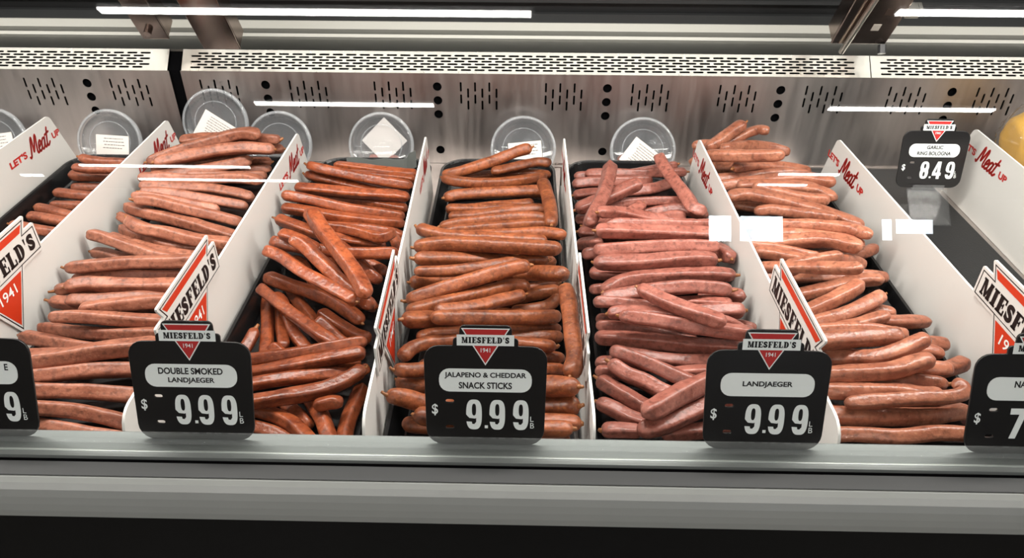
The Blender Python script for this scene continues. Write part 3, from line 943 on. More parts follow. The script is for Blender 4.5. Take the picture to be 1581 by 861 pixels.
# wrapped yellow food beyond the last divider
yl = obj('wrapped_cheese', lump(.052, .050, .050, 5.5, .10, 4), YELLOW, None, (.796, 1.085, ZC - .4680))
tag(yl, 'golden yellow food lump wrapped in crinkled clear film beyond the last divider', 'wrapped food')
bm = bmesh.new(); bmesh.ops.create_icosphere(bm, subdivisions=5, radius=1)
for v in bm.verts:
    n_ = abs(noise.noise(v.co * 4 + Vector((3, 1, 2)))) + .5 * abs(noise.noise(v.co * 9))
    k = 1.06 + .14 * n_ + (.35 * max(0, v.co.z - .55) if v.co.x < .3 else 0)
    v.co = (v.co.x * .052 * k, v.co.y * .050 * k, v.co.z * .050 * k)
obj('film_wrap', bm_mesh('film_wrap', bm, True), FILM, yl)
bx = obj('carton', box_mesh('carton', -.06, .06, -.045, .045, 0, .046, bevel=.002), plain('grey_stand', srgb(60, 60, 62), .5), None, (.796, 1.085, DECK + .0003))
tag(bx, 'dark grey block under the wrapped yellow food beyond the last divider', 'block')

# ------------------------------------------------------------------ sausages: centre lines in metres (camera-high origin), radius, marked ends
DATA = {
 'B': [
  ('b1', 0.0068, [(-0.6867, 1.0503, -0.4970), (-0.6669, 1.0433, -0.4982), (-0.6462, 1.0414, -0.4999), (-0.6253, 1.0438, -0.5014), (-0.6045, 1.0461, -0.5031), (-0.5835, 1.0480, -0.5045), (-0.5626, 1.0500, -0.5060)], 's'),
  ('b2', 0.0068, [(-0.6893, 1.0289, -0.5030), (-0.6682, 1.0249, -0.5040), (-0.6468, 1.0260, -0.5051), (-0.6255, 1.0287, -0.5062), (-0.6041, 1.0313, -0.5071), (-0.5828, 1.0339, -0.5080), (-0.5614, 1.0366, -0.5090)], ''),
  ('b3', 0.0081, [(-0.7154, 1.0530, -0.5287), (-0.6945, 1.0511, -0.5291), (-0.6736, 1.0506, -0.5296), (-0.6526, 1.0510, -0.5301), (-0.6317, 1.0516, -0.5305), (-0.6107, 1.0521, -0.5309), (-0.5898, 1.0526, -0.5313), (-0.5688, 1.0531, -0.5317)], ''),
  ('b4', 0.0068, [(-0.7071, 1.0353, -0.5420), (-0.6865, 1.0359, -0.5420), (-0.6659, 1.0364, -0.5420), (-0.6453, 1.0370, -0.5420), (-0.6247, 1.0376, -0.5420), (-0.6041, 1.0381, -0.5420), (-0.5835, 1.0387, -0.5420)], ''),
  ('b5', 0.0073, [(-0.7183, 1.0065, -0.5355), (-0.6983, 1.0056, -0.5364), (-0.6787, 1.0021, -0.5373), (-0.6588, 1.0011, -0.5381), (-0.6388, 1.0016, -0.5391), (-0.6188, 1.0021, -0.5399), (-0.5988, 1.0027, -0.5407), (-0.5788, 1.0032, -0.5415)], ''),
  ('b6', 0.0068, [(-0.7094, 0.9775, -0.5420), (-0.6907, 0.9773, -0.5420), (-0.6719, 0.9770, -0.5420), (-0.6532, 0.9765, -0.5420), (-0.6345, 0.9759, -0.5420), (-0.6158, 0.9752, -0.5420), (-0.5971, 0.9746, -0.5420), (-0.5784, 0.9739, -0.5420)], ''),
  ('b8', 0.0068, [(-0.7209, 0.9602, -0.5360), (-0.7001, 0.9555, -0.5369), (-0.6803, 0.9476, -0.5378), (-0.6600, 0.9413, -0.5385), (-0.6391, 0.9368, -0.5395), (-0.6182, 0.9326, -0.5403), (-0.5973, 0.9285, -0.5411), (-0.5764, 0.9243, -0.5420)], 's'),
  ('b7', 0.0069, [(-0.7209, 0.9386, -0.5389), (-0.7002, 0.9346, -0.5389), (-0.6799, 0.9290, -0.5389), (-0.6596, 0.9235, -0.5389), (-0.6391, 0.9190, -0.5389), (-0.6184, 0.9148, -0.5389), (-0.5978, 0.9107, -0.5389), (-0.5771, 0.9065, -0.5389)], ''),
  ('b9', 0.0071, [(-0.7197, 0.8980, -0.5297), (-0.7007, 0.8950, -0.5314), (-0.6819, 0.8915, -0.5333), (-0.6628, 0.8895, -0.5351), (-0.6437, 0.8880, -0.5369), (-0.6245, 0.8863, -0.5385), (-0.6054, 0.8845, -0.5401), (-0.5862, 0.8829, -0.5417)], 's'),
 ],
 'C': [
  ('c1', 0.0080, [(-0.5180, 1.0392, -0.4628), (-0.4989, 1.0431, -0.4624), (-0.4798, 1.0463, -0.4620), (-0.4604, 1.0479, -0.4616), (-0.4409, 1.0485, -0.4613), (-0.4215, 1.0479, -0.4609), (-0.4021, 1.0460, -0.4605), (-0.3829, 1.0434, -0.4602), (-0.3636, 1.0409, -0.4598)], 'e'),
  ('c3', 0.0068, [(-0.4822, 1.0503, -0.4850), (-0.4626, 1.0508, -0.4840), (-0.4429, 1.0515, -0.4831), (-0.4232, 1.0520, -0.4821), (-0.4036, 1.0520, -0.4810), (-0.3839, 1.0518, -0.4801), (-0.3643, 1.0507, -0.4790)], 'e'),
  ('c2', 0.0088, [(-0.5383, 0.9684, -0.4650), (-0.5235, 0.9807, -0.4624), (-0.5082, 0.9924, -0.4599), (-0.4918, 1.0025, -0.4574), (-0.4748, 1.0115, -0.4549), (-0.4574, 1.0200, -0.4525), (-0.4402, 1.0286, -0.4502), (-0.4219, 1.0344, -0.4477), (-0.4033, 1.0308, -0.4457), (-0.3871, 1.0204, -0.4440)], 's'),
  ('c5', 0.0068, [(-0.5215, 1.0500, -0.5030), (-0.5022, 1.0501, -0.5026), (-0.4828, 1.0503, -0.5022), (-0.4634, 1.0504, -0.5018), (-0.4441, 1.0504, -0.5014), (-0.4247, 1.0503, -0.5009), (-0.4054, 1.0497, -0.5005), (-0.3862, 1.0474, -0.5000)], 'e'),
  ('c4', 0.0092, [(-0.5214, 0.9553, -0.4586), (-0.5053, 0.9659, -0.4593), (-0.4897, 0.9771, -0.4600), (-0.4743, 0.9888, -0.4607), (-0.4583, 0.9993, -0.4614), (-0.4414, 1.0085, -0.4620), (-0.4235, 1.0156, -0.4627), (-0.4046, 1.0189, -0.4634), (-0.3854, 1.0181, -0.4640), (-0.3662, 1.0168, -0.4646)], 'se'),
  ('c6', 0.0075, [(-0.5387, 0.9744, -0.4813), (-0.5216, 0.9875, -0.4824), (-0.5036, 0.9993, -0.4834), (-0.4844, 1.0090, -0.4844), (-0.4648, 1.0180, -0.4853), (-0.4453, 1.0272, -0.4863), (-0.4259, 1.0365, -0.4873)], ''),
  ('c8', 0.0068, [(-0.5386, 1.0145, -0.5059), (-0.5194, 1.0166, -0.5030), (-0.4998, 1.0186, -0.5030), (-0.4801, 1.0207, -0.5030), (-0.4605, 1.0227, -0.5030), (-0.4409, 1.0248, -0.5030), (-0.4213, 1.0269, -0.5030), (-0.4016, 1.0289, -0.5030), (-0.3820, 1.0308, -0.5030)], ''),
  ('c7', 0.0091, [(-0.5349, 0.9498, -0.4824), (-0.5160, 0.9593, -0.4826), (-0.4971, 0.9689, -0.4830), (-0.4782, 0.9787, -0.4836), (-0.4600, 0.9896, -0.4841), (-0.4424, 1.0014, -0.4847), (-0.4255, 1.0142, -0.4852), (-0.4089, 1.0275, -0.4857)], 'e'),
  ('c9', 0.0068, [(-0.4807, 0.9581, -0.4790), (-0.4642, 0.9662, -0.4831), (-0.4477, 0.9741, -0.4871), (-0.4313, 0.9824, -0.4912), (-0.4148, 0.9905, -0.4951), (-0.3985, 0.9990, -0.4991), (-0.3822, 1.0075, -0.5030)], ''),
  ('c10', 0.0080, [(-0.5373, 0.9316, -0.4718), (-0.5192, 0.9376, -0.4737), (-0.5004, 0.9405, -0.4754), (-0.4814, 0.9418, -0.4771), (-0.4625, 0.9441, -0.4787), (-0.4440, 0.9488, -0.4803), (-0.4259, 0.9549, -0.4819), (-0.4078, 0.9607, -0.4836), (-0.3890, 0.9607, -0.4852), (-0.3707, 0.9554, -0.4868)], ''),
  ('c11', 0.0074, [(-0.5301, 0.9164, -0.4754), (-0.5106, 0.9200, -0.4780), (-0.4909, 0.9229, -0.4803), (-0.4714, 0.9262, -0.4826), (-0.4517, 0.9286, -0.4848), (-0.4318, 0.9294, -0.4870), (-0.4121, 0.9271, -0.4889), (-0.3925, 0.9239, -0.4911), (-0.3736, 0.9180, -0.4934)], ''),
  ('c12', 0.0069, [(-0.5212, 0.8992, -0.4759), (-0.5009, 0.9049, -0.4788), (-0.4798, 0.9054, -0.4815), (-0.4587, 0.9029, -0.4839), (-0.4376, 0.9004, -0.4863), (-0.4165, 0.8981, -0.4887), (-0.3954, 0.8962, -0.4913), (-0.3743, 0.8944, -0.4939)], 's'),
  ('c13', 0.0068, [(-0.5251, 0.8818, -0.4730), (-0.5063, 0.8882, -0.4764), (-0.4865, 0.8878, -0.4795), (-0.4668, 0.8840, -0.4823), (-0.4470, 0.8819, -0.4852), (-0.4270, 0.8801, -0.4881), (-0.4071, 0.8784, -0.4910)], ''),
  ('c14', 0.0075, [(-0.5133, 0.8643, -0.4693), (-0.4942, 0.8719, -0.4738), (-0.4733, 0.8701, -0.4777), (-0.4527, 0.8661, -0.4812), (-0.4319, 0.8632, -0.4848), (-0.4110, 0.8607, -0.4886), (-0.3903, 0.8576, -0.4924), (-0.3696, 0.8537, -0.4963)], 's'),
  ('c16', 0.0068, [(-0.5379, 0.8618, -0.4910), (-0.5210, 0.8522, -0.4938), (-0.5030, 0.8448, -0.4969), (-0.4846, 0.8390, -0.5001), (-0.4660, 0.8333, -0.5031), (-0.4472, 0.8275, -0.5044), (-0.4285, 0.8217, -0.5048), (-0.4097, 0.8160, -0.5039), (-0.3909, 0.8102, -0.5035)], 's'),
  ('c15', 0.0075, [(-0.5362, 0.8807, -0.4873), (-0.5190, 0.8715, -0.4888), (-0.5001, 0.8663, -0.4906), (-0.4810, 0.8620, -0.4922), (-0.4620, 0.8571, -0.4939), (-0.4432, 0.8515, -0.4956), (-0.4245, 0.8454, -0.4972), (-0.4060, 0.8390, -0.4990), (-0.3875, 0.8323, -0.5006), (-0.3691, 0.8255, -0.5023)], ''),
  ('c18', 0.0073, [(-0.5231, 0.8342, -0.4935), (-0.5069, 0.8234, -0.4944), (-0.4894, 0.8150, -0.4955), (-0.4714, 0.8078, -0.4965), (-0.4538, 0.7997, -0.4976), (-0.4352, 0.7941, -0.4986), (-0.4158, 0.7937, -0.5000), (-0.3964, 0.7952, -0.5013), (-0.3771, 0.7966, -0.5025)], 'se'),
  ('c17', 0.0078, [(-0.5070, 0.8281, -0.4780), (-0.4922, 0.8149, -0.4788), (-0.4748, 0.8060, -0.4798), (-0.4551, 0.8035, -0.4810), (-0.4360, 0.7982, -0.4822), (-0.4172, 0.7918, -0.4833), (-0.3978, 0.7879, -0.4845), (-0.3780, 0.7859, -0.4858), (-0.3582, 0.7841, -0.4870)], 's'),
  ('c18b', 0.0068, [(-0.5326, 0.8174, -0.4970), (-0.5149, 0.8083, -0.4970), (-0.4969, 0.7998, -0.4970), (-0.4789, 0.7913, -0.4970), (-0.4605, 0.7838, -0.4970), (-0.4414, 0.7783, -0.4970), (-0.4220, 0.7738, -0.4970), (-0.4026, 0.7692, -0.4970), (-0.3841, 0.7623, -0.4970)], ''),
  ('c19', 0.0074, [(-0.5383, 0.7860, -0.4754), (-0.5199, 0.7839, -0.4783), (-0.5022, 0.7781, -0.4807), (-0.4848, 0.7716, -0.4829), (-0.4673, 0.7652, -0.4853), (-0.4496, 0.7595, -0.4879), (-0.4313, 0.7572, -0.4907), (-0.4127, 0.7563, -0.4934)], ''),
  ('c20', 0.0068, [(-0.5393, 0.7823, -0.5000), (-0.5188, 0.7797, -0.5009), (-0.4992, 0.7729, -0.5017), (-0.4790, 0.7679, -0.5025), (-0.4586, 0.7655, -0.5032), (-0.4379, 0.7646, -0.5049)], 's'),
  ('c21', 0.0081, [(-0.5383, 0.7255, -0.4867), (-0.5183, 0.7286, -0.4863), (-0.4984, 0.7320, -0.4859), (-0.4785, 0.7355, -0.4856), (-0.4584, 0.7378, -0.4852), (-0.4382, 0.7382, -0.4848), (-0.4180, 0.7389, -0.4845), (-0.3979, 0.7405, -0.4841), (-0.3777, 0.7421, -0.4837)], 's'),
  ('c22', 0.0068, [(-0.5374, 0.7265, -0.5083), (-0.5207, 0.7344, -0.5032), (-0.5012, 0.7359, -0.5030), (-0.4817, 0.7368, -0.5030), (-0.4621, 0.7374, -0.5030), (-0.4425, 0.7379, -0.5030), (-0.4229, 0.7383, -0.5030), (-0.4034, 0.7388, -0.5030), (-0.3838, 0.7393, -0.5030)], ''),
  ('c23', 0.0068, [(-0.5372, 0.6925, -0.4970), (-0.5219, 0.7032, -0.4987), (-0.5028, 0.7056, -0.5000), (-0.4836, 0.7075, -0.5013), (-0.4645, 0.7092, -0.5025), (-0.4453, 0.7111, -0.5034), (-0.4261, 0.7130, -0.5037), (-0.4069, 0.7149, -0.5038), (-0.3877, 0.7167, -0.5039)], 's'),
  ('c24', 0.0084, [(-0.5184, 0.6847, -0.4864), (-0.5005, 0.6945, -0.4874), (-0.4796, 0.6945, -0.4883), (-0.4587, 0.6949, -0.4891), (-0.4377, 0.6956, -0.4899), (-0.4168, 0.6967, -0.4907), (-0.3960, 0.6984, -0.4916), (-0.3751, 0.7003, -0.4924)], 's'),
  ('c25', 0.0071, [(-0.5354, 0.6771, -0.4997), (-0.5166, 0.6751, -0.5004), (-0.4977, 0.6738, -0.5011), (-0.4788, 0.6737, -0.5018), (-0.4599, 0.6735, -0.5025), (-0.4410, 0.6733, -0.5029), (-0.4224, 0.6759, -0.5031), (-0.4037, 0.6788, -0.5032), (-0.3850, 0.6817, -0.5032)], 's'),
  ('c26', 0.0075, [(-0.5045, 0.6619, -0.4873), (-0.4833, 0.6613, -0.4873), (-0.4620, 0.6626, -0.4873), (-0.4409, 0.6655, -0.4873), (-0.4199, 0.6688, -0.4873), (-0.3990, 0.6686, -0.4902), (-0.3780, 0.6680, -0.4931), (-0.3572, 0.6711, -0.4919)], ''),
  ('c27', 0.0073, [(-0.4780, 0.6399, -0.4845), (-0.4579, 0.6457, -0.4840), (-0.4374, 0.6503, -0.4835), (-0.4167, 0.6535, -0.4830), (-0.3958, 0.6558, -0.4825), (-0.3749, 0.6575, -0.4820), (-0.3540, 0.6597, -0.4815)], ''),
  ('c28', 0.0069, [(-0.4961, 0.6158, -0.4759), (-0.4792, 0.6233, -0.4798), (-0.4611, 0.6273, -0.4833), (-0.4426, 0.6297, -0.4866), (-0.4241, 0.6323, -0.4898), (-0.4056, 0.6352, -0.4929), (-0.3874, 0.6387, -0.4965), (-0.3690, 0.6414, -0.4999)], ''),
  ('c29', 0.0068, [(-0.5257, 0.6336, -0.5030), (-0.5070, 0.6298, -0.5026), (-0.4883, 0.6264, -0.5022), (-0.4695, 0.6234, -0.5019), (-0.4506, 0.6214, -0.5015), (-0.4316, 0.6213, -0.5011), (-0.4125, 0.6214, -0.5006), (-0.3935, 0.6214, -0.5002), (-0.3745, 0.6213, -0.4999)], ''),
  ('c30', 0.0071, [(-0.5368, 0.6171, -0.5027), (-0.5174, 0.6133, -0.5027), (-0.4982, 0.6087, -0.5027), (-0.4790, 0.6038, -0.5027), (-0.4597, 0.5999, -0.5027), (-0.4401, 0.5973, -0.5027), (-0.4205, 0.5947, -0.5026), (-0.4011, 0.5921, -0.5003), (-0.3816, 0.5895, -0.5012)], 's'),
  ('c31', 0.0068, [(-0.5344, 0.5859, -0.5039), (-0.5122, 0.5850, -0.5028), (-0.4900, 0.5840, -0.5007), (-0.4679, 0.5826, -0.4988), (-0.4457, 0.5814, -0.4970)], ''),
  ('c32', 0.0086, [(-0.5213, 0.5471, -0.4862), (-0.5020, 0.5521, -0.4862), (-0.4826, 0.5571, -0.4862), (-0.4633, 0.5621, -0.4862), (-0.4443, 0.5683, -0.4862), (-0.4254, 0.5750, -0.4862), (-0.4061, 0.5798, -0.4862), (-0.3864, 0.5833, -0.4862), (-0.3667, 0.5867, -0.4862)], ''),
  ('c33', 0.0077, [(-0.5235, 0.5242, -0.4886), (-0.5051, 0.5302, -0.4890), (-0.4868, 0.5363, -0.4900), (-0.4686, 0.5424, -0.4922), (-0.4505, 0.5489, -0.4945), (-0.4327, 0.5560, -0.4968), (-0.4141, 0.5604, -0.4990), (-0.3951, 0.5637, -0.5011), (-0.3762, 0.5670, -0.5026)], ''),
  ('c34', 0.0080, [(-0.5052, 0.5127, -0.4922), (-0.4864, 0.5177, -0.4892), (-0.4667, 0.5203, -0.4908), (-0.4470, 0.5228, -0.4930), (-0.4273, 0.5250, -0.4953), (-0.4075, 0.5263, -0.4975), (-0.3877, 0.5267, -0.4997), (-0.3679, 0.5266, -0.5018), (-0.3480, 0.5265, -0.5027)], ''),
  ('c36', 0.0068, [(-0.5138, 0.4983, -0.5030), (-0.4944, 0.4954, -0.5030), (-0.4750, 0.4926, -0.5030), (-0.4555, 0.4898, -0.5030), (-0.4361, 0.4869, -0.5030), (-0.4168, 0.4832, -0.5030), (-0.3977, 0.4788, -0.5030), (-0.3783, 0.4757, -0.5030), (-0.3588, 0.4735, -0.5030)], ''),
  ('c35', 0.0073, [(-0.4979, 0.4887, -0.4852), (-0.4782, 0.4914, -0.4859), (-0.4586, 0.4941, -0.4875), (-0.4394, 0.4968, -0.4912), (-0.4200, 0.4990, -0.4951), (-0.4005, 0.4987, -0.4986), (-0.3811, 0.4967, -0.5022), (-0.3619, 0.4933, -0.5056), (-0.3426, 0.4899, -0.5085)], ''),
 ],
 'D': [
  ('d1', 0.0068, [(-0.2920, 1.0523, -0.5060), (-0.2731, 1.0496, -0.5069), (-0.2542, 1.0470, -0.5077), (-0.2353, 1.0443, -0.5086), (-0.2164, 1.0414, -0.5094), (-0.1975, 1.0389, -0.5102), (-0.1785, 1.0372, -0.5111), (-0.1594, 1.0366, -0.5120)], ''),
  ('d1b', 0.0068, [(-0.3076, 1.0212, -0.5109), (-0.2909, 1.0266, -0.5072), (-0.2727, 1.0291, -0.5088), (-0.2540, 1.0282, -0.5092), (-0.2353, 1.0268, -0.5097), (-0.2165, 1.0253, -0.5102), (-0.1978, 1.0239, -0.5108), (-0.1791, 1.0217, -0.5114), (-0.1607, 1.0183, -0.5120)], ''),
  ('d3', 0.0071, [(-0.3264, 1.0117, -0.5027), (-0.3078, 1.0069, -0.5042), (-0.2894, 1.0015, -0.5058), (-0.2711, 0.9954, -0.5073), (-0.2529, 0.9896, -0.5088), (-0.2345, 0.9839, -0.5103), (-0.2161, 0.9783, -0.5117), (-0.1977, 0.9727, -0.5124), (-0.1804, 0.9649, -0.5107)], 's'),
  ('d2', 0.0078, [(-0.3207, 1.0122, -0.4870), (-0.3011, 1.0045, -0.4884), (-0.2811, 0.9977, -0.4898), (-0.2607, 0.9924, -0.4913), (-0.2402, 0.9874, -0.4927), (-0.2197, 0.9820, -0.4942), (-0.1992, 0.9773, -0.4958), (-0.1783, 0.9744, -0.4974), (-0.1573, 0.9719, -0.4990)], 's'),
  ('d5', 0.0068, [(-0.3097, 0.9603, -0.5120), (-0.2907, 0.9574, -0.5120), (-0.2717, 0.9545, -0.5120), (-0.2528, 0.9514, -0.5120), (-0.2341, 0.9470, -0.5120), (-0.2156, 0.9415, -0.5120), (-0.1972, 0.9359, -0.5120), (-0.1788, 0.9305, -0.5120), (-0.1603, 0.9252, -0.5120)], ''),
  ('d4', 0.0074, [(-0.3247, 0.9513, -0.4934), (-0.3036, 0.9492, -0.4938), (-0.2825, 0.9467, -0.4942), (-0.2615, 0.9435, -0.4946), (-0.2406, 0.9402, -0.4949), (-0.2195, 0.9378, -0.4953), (-0.1983, 0.9369, -0.4956), (-0.1771, 0.9359, -0.4960), (-0.1567, 0.9305, -0.4964)], ''),
  ('d6', 0.0075, [(-0.3255, 0.8943, -0.4753), (-0.3074, 0.8973, -0.4798), (-0.2890, 0.8975, -0.4836), (-0.2705, 0.8965, -0.4877), (-0.2521, 0.8948, -0.4914), (-0.2337, 0.8942, -0.4954), (-0.2152, 0.8952, -0.4990), (-0.1970, 0.8983, -0.5031), (-0.1787, 0.9006, -0.5072), (-0.1603, 0.9019, -0.5113)], ''),
  ('d7', 0.0071, [(-0.3258, 0.8859, -0.4907), (-0.3048, 0.8857, -0.4934), (-0.2838, 0.8843, -0.4960), (-0.2628, 0.8823, -0.4986), (-0.2418, 0.8805, -0.5011), (-0.2208, 0.8796, -0.5037), (-0.1998, 0.8797, -0.5064), (-0.1788, 0.8814, -0.5090), (-0.1579, 0.8838, -0.5117)], ''),
  ('d9', 0.0068, [(-0.2798, 0.8745, -0.5079), (-0.2629, 0.8676, -0.5078), (-0.2442, 0.8654, -0.5076), (-0.2255, 0.8632, -0.5071), (-0.2068, 0.8609, -0.5065), (-0.1882, 0.8588, -0.5083), (-0.1696, 0.8565, -0.5102), (-0.1544, 0.8466, -0.5120)], ''),
  ('d12', 0.0068, [(-0.1694, 0.8420, -0.5030), (-0.1618, 0.8297, -0.5083), (-0.1565, 0.8160, -0.5128), (-0.1536, 0.8013, -0.5114)], ''),
  ('d10', 0.0070, [(-0.3253, 0.8569, -0.4908), (-0.3071, 0.8493, -0.4929), (-0.2889, 0.8414, -0.4951), (-0.2708, 0.8334, -0.4970), (-0.2521, 0.8272, -0.4993), (-0.2328, 0.8230, -0.5016), (-0.2132, 0.8207, -0.5040), (-0.1935, 0.8196, -0.5064), (-0.1737, 0.8187, -0.5088)], 's'),
  ('d8', 0.0069, [(-0.2708, 0.8478, -0.4937), (-0.2505, 0.8413, -0.4938), (-0.2303, 0.8347, -0.4920), (-0.2110, 0.8257, -0.4903), (-0.1929, 0.8145, -0.4887), (-0.1745, 0.8044, -0.4868), (-0.1603, 0.8200, -0.4849)], ''),
  ('d15', 0.0068, [(-0.2903, 0.7883, -0.5105), (-0.2748, 0.7840, -0.5151), (-0.2638, 0.7734, -0.5266), (-0.2538, 0.7619, -0.5383), (-0.2401, 0.7510, -0.5416), (-0.2222, 0.7449, -0.5405), (-0.2062, 0.7367, -0.5369), (-0.1885, 0.7298, -0.5354), (-0.1717, 0.7208, -0.5348)], ''),
  ('d16', 0.0068, [(-0.3196, 0.8092, -0.5021), (-0.2999, 0.8038, -0.5008), (-0.2807, 0.7984, -0.4968), (-0.2610, 0.7929, -0.4981), (-0.2450, 0.7885, -0.5077), (-0.2344, 0.7853, -0.5249), (-0.2254, 0.7787, -0.5420)], ''),
  ('d17', 0.0068, [(-0.2255, 0.7712, -0.5210), (-0.2159, 0.7613, -0.5278), (-0.2046, 0.7534, -0.5348), (-0.1933, 0.7455, -0.5420)], ''),
  ('d19', 0.0068, [(-0.2276, 0.7919, -0.5085), (-0.2108, 0.7894, -0.5124), (-0.1934, 0.7865, -0.5134), (-0.1779, 0.7784, -0.5142), (-0.1660, 0.7654, -0.5150)], ''),
  ('d18', 0.0073, [(-0.2794, 0.8523, -0.4757), (-0.2684, 0.8361, -0.4791), (-0.2575, 0.8211, -0.4856), (-0.2452, 0.8073, -0.4927), (-0.2295, 0.7953, -0.4930), (-0.2139, 0.7840, -0.4974), (-0.2000, 0.7713, -0.5030), (-0.1849, 0.7605, -0.5102), (-0.1705, 0.7489, -0.5175)], ''),
  ('d11', 0.0075, [(-0.3150, 0.7973, -0.4903), (-0.2971, 0.7908, -0.4896), (-0.2790, 0.7848, -0.4890), (-0.2608, 0.7793, -0.4884), (-0.2424, 0.7743, -0.4878), (-0.2238, 0.7700, -0.4871), (-0.2051, 0.7667, -0.4864), (-0.1861, 0.7652, -0.4857), (-0.1671, 0.7652, -0.4850), (-0.1480, 0.7654, -0.4843)], 'e'),
  ('d13', 0.0068, [(-0.2989, 0.7887, -0.4730), (-0.2826, 0.7818, -0.4730), (-0.2675, 0.7727, -0.4730), (-0.2535, 0.7618, -0.4730), (-0.2397, 0.7507, -0.4730)], ''),
  ('d29', 0.0068, [(-0.3062, 0.7852, -0.5402), (-0.2923, 0.7719, -0.5407), (-0.2819, 0.7551, -0.5420), (-0.2714, 0.7382, -0.5420), (-0.2599, 0.7220, -0.5420), (-0.2484, 0.7059, -0.5420), (-0.2392, 0.6885, -0.5420), (-0.2311, 0.6703, -0.5420)], ''),
  ('d24', 0.0068, [(-0.3113, 0.7505, -0.5377), (-0.3091, 0.7324, -0.5416), (-0.3037, 0.7144, -0.5420), (-0.2983, 0.6963, -0.5420), (-0.2935, 0.6781, -0.5420), (-0.2889, 0.6598, -0.5420), (-0.2844, 0.6414, -0.5420), (-0.2802, 0.6237, -0.5389), (-0.2735, 0.6065, -0.5420)], ''),
  ('d25', 0.0068, [(-0.2940, 0.7347, -0.5420), (-0.2874, 0.7134, -0.5420), (-0.2808, 0.6922, -0.5420), (-0.2737, 0.6710, -0.5420), (-0.2662, 0.6500, -0.5420)], ''),
  ('d26', 0.0068, [(-0.3013, 0.7352, -0.5281), (-0.2869, 0.7225, -0.5284), (-0.2777, 0.7056, -0.5292), (-0.2689, 0.6885, -0.5312), (-0.2603, 0.6714, -0.5344), (-0.2482, 0.6568, -0.5376), (-0.2350, 0.6429, -0.5397), (-0.2174, 0.6363, -0.5397), (-0.1983, 0.6394, -0.5401)], ''),
  ('d27', 0.0070, [(-0.3026, 0.6714, -0.5298), (-0.3068, 0.6541, -0.5369), (-0.3109, 0.6364, -0.5409), (-0.3123, 0.6176, -0.5386), (-0.3136, 0.5988, -0.5358), (-0.3148, 0.5799, -0.5325), (-0.3160, 0.5612, -0.5289), (-0.3171, 0.5431, -0.5231), (-0.3183, 0.5242, -0.5201)], 's'),
  ('d28', 0.0068, [(-0.2763, 0.6404, -0.5270), (-0.2670, 0.6359, -0.5352), (-0.2559, 0.6321, -0.5386), (-0.2430, 0.6315, -0.5366)], ''),
  ('d31', 0.0071, [(-0.2374, 0.7054, -0.5297), (-0.2222, 0.6933, -0.5329), (-0.2061, 0.6826, -0.5362), (-0.1888, 0.6737, -0.5397), (-0.1705, 0.6672, -0.5417)], ''),
  ('d30', 0.0068, [(-0.2344, 0.6843, -0.5240), (-0.2200, 0.6739, -0.5303), (-0.2062, 0.6627, -0.5365), (-0.1907, 0.6533, -0.5408), (-0.1741, 0.6445, -0.5414)], ''),
  ('d14', 0.0077, [(-0.2732, 0.7516, -0.4571), (-0.2551, 0.7448, -0.4631), (-0.2401, 0.7317, -0.4685), (-0.2255, 0.7178, -0.4733), (-0.2108, 0.7043, -0.4787), (-0.1957, 0.6914, -0.4842), (-0.1795, 0.6798, -0.4901), (-0.1631, 0.6688, -0.4961)], ''),
  ('d21', 0.0077, [(-0.3111, 0.7627, -0.4811), (-0.2941, 0.7537, -0.4808), (-0.2793, 0.7417, -0.4805), (-0.2656, 0.7282, -0.4802), (-0.2518, 0.7149, -0.4799), (-0.2369, 0.7028, -0.4796), (-0.2218, 0.6910, -0.4792), (-0.2068, 0.6791, -0.4789), (-0.1918, 0.6671, -0.4785), (-0.1774, 0.6545, -0.4781)], 'e'),
  ('d20', 0.0082, [(-0.2560, 0.7928, -0.4416), (-0.2461, 0.7761, -0.4440), (-0.2357, 0.7598, -0.4465), (-0.2248, 0.7437, -0.4490), (-0.2138, 0.7277, -0.4514), (-0.2026, 0.7119, -0.4541), (-0.1913, 0.6962, -0.4569), (-0.1809, 0.6799, -0.4596), (-0.1714, 0.6629, -0.4622), (-0.1628, 0.6457, -0.4656)], ''),
  ('d22', 0.0082, [(-0.3181, 0.7630, -0.5196), (-0.3005, 0.7566, -0.5223), (-0.2826, 0.7509, -0.5250), (-0.2644, 0.7459, -0.5277), (-0.2466, 0.7399, -0.5304), (-0.2295, 0.7322, -0.5331), (-0.2135, 0.7222, -0.5356), (-0.1988, 0.7105, -0.5380), (-0.1857, 0.6970, -0.5406)], 'e'),
  ('d23', 0.0070, [(-0.3138, 0.7314, -0.5148), (-0.2997, 0.7176, -0.5148), (-0.2856, 0.7038, -0.5148), (-0.2714, 0.6900, -0.5148), (-0.2570, 0.6766, -0.5148), (-0.2423, 0.6634, -0.5148), (-0.2276, 0.6502, -0.5148), (-0.2130, 0.6370, -0.5148), (-0.1968, 0.6285, -0.5189)], ''),
  ('d42', 0.0068, [(-0.3097, 0.5457, -0.5420), (-0.2920, 0.5390, -0.5420), (-0.2743, 0.5323, -0.5420), (-0.2565, 0.5255, -0.5420), (-0.2388, 0.5188, -0.5420), (-0.2230, 0.5088, -0.5420), (-0.2111, 0.4942, -0.5420), (-0.1989, 0.4797, -0.5420)], ''),
  ('d38', 0.0068, [(-0.2506, 0.5731, -0.5420), (-0.2363, 0.5574, -0.5420), (-0.2203, 0.5433, -0.5420), (-0.2064, 0.5270, -0.5420)], ''),
  ('d39', 0.0070, [(-0.2262, 0.5788, -0.5399), (-0.2155, 0.5651, -0.5358), (-0.2051, 0.5495, -0.5358), (-0.1948, 0.5339, -0.5358), (-0.1869, 0.5168, -0.5358), (-0.1790, 0.4998, -0.5358), (-0.1711, 0.4827, -0.5358)], ''),
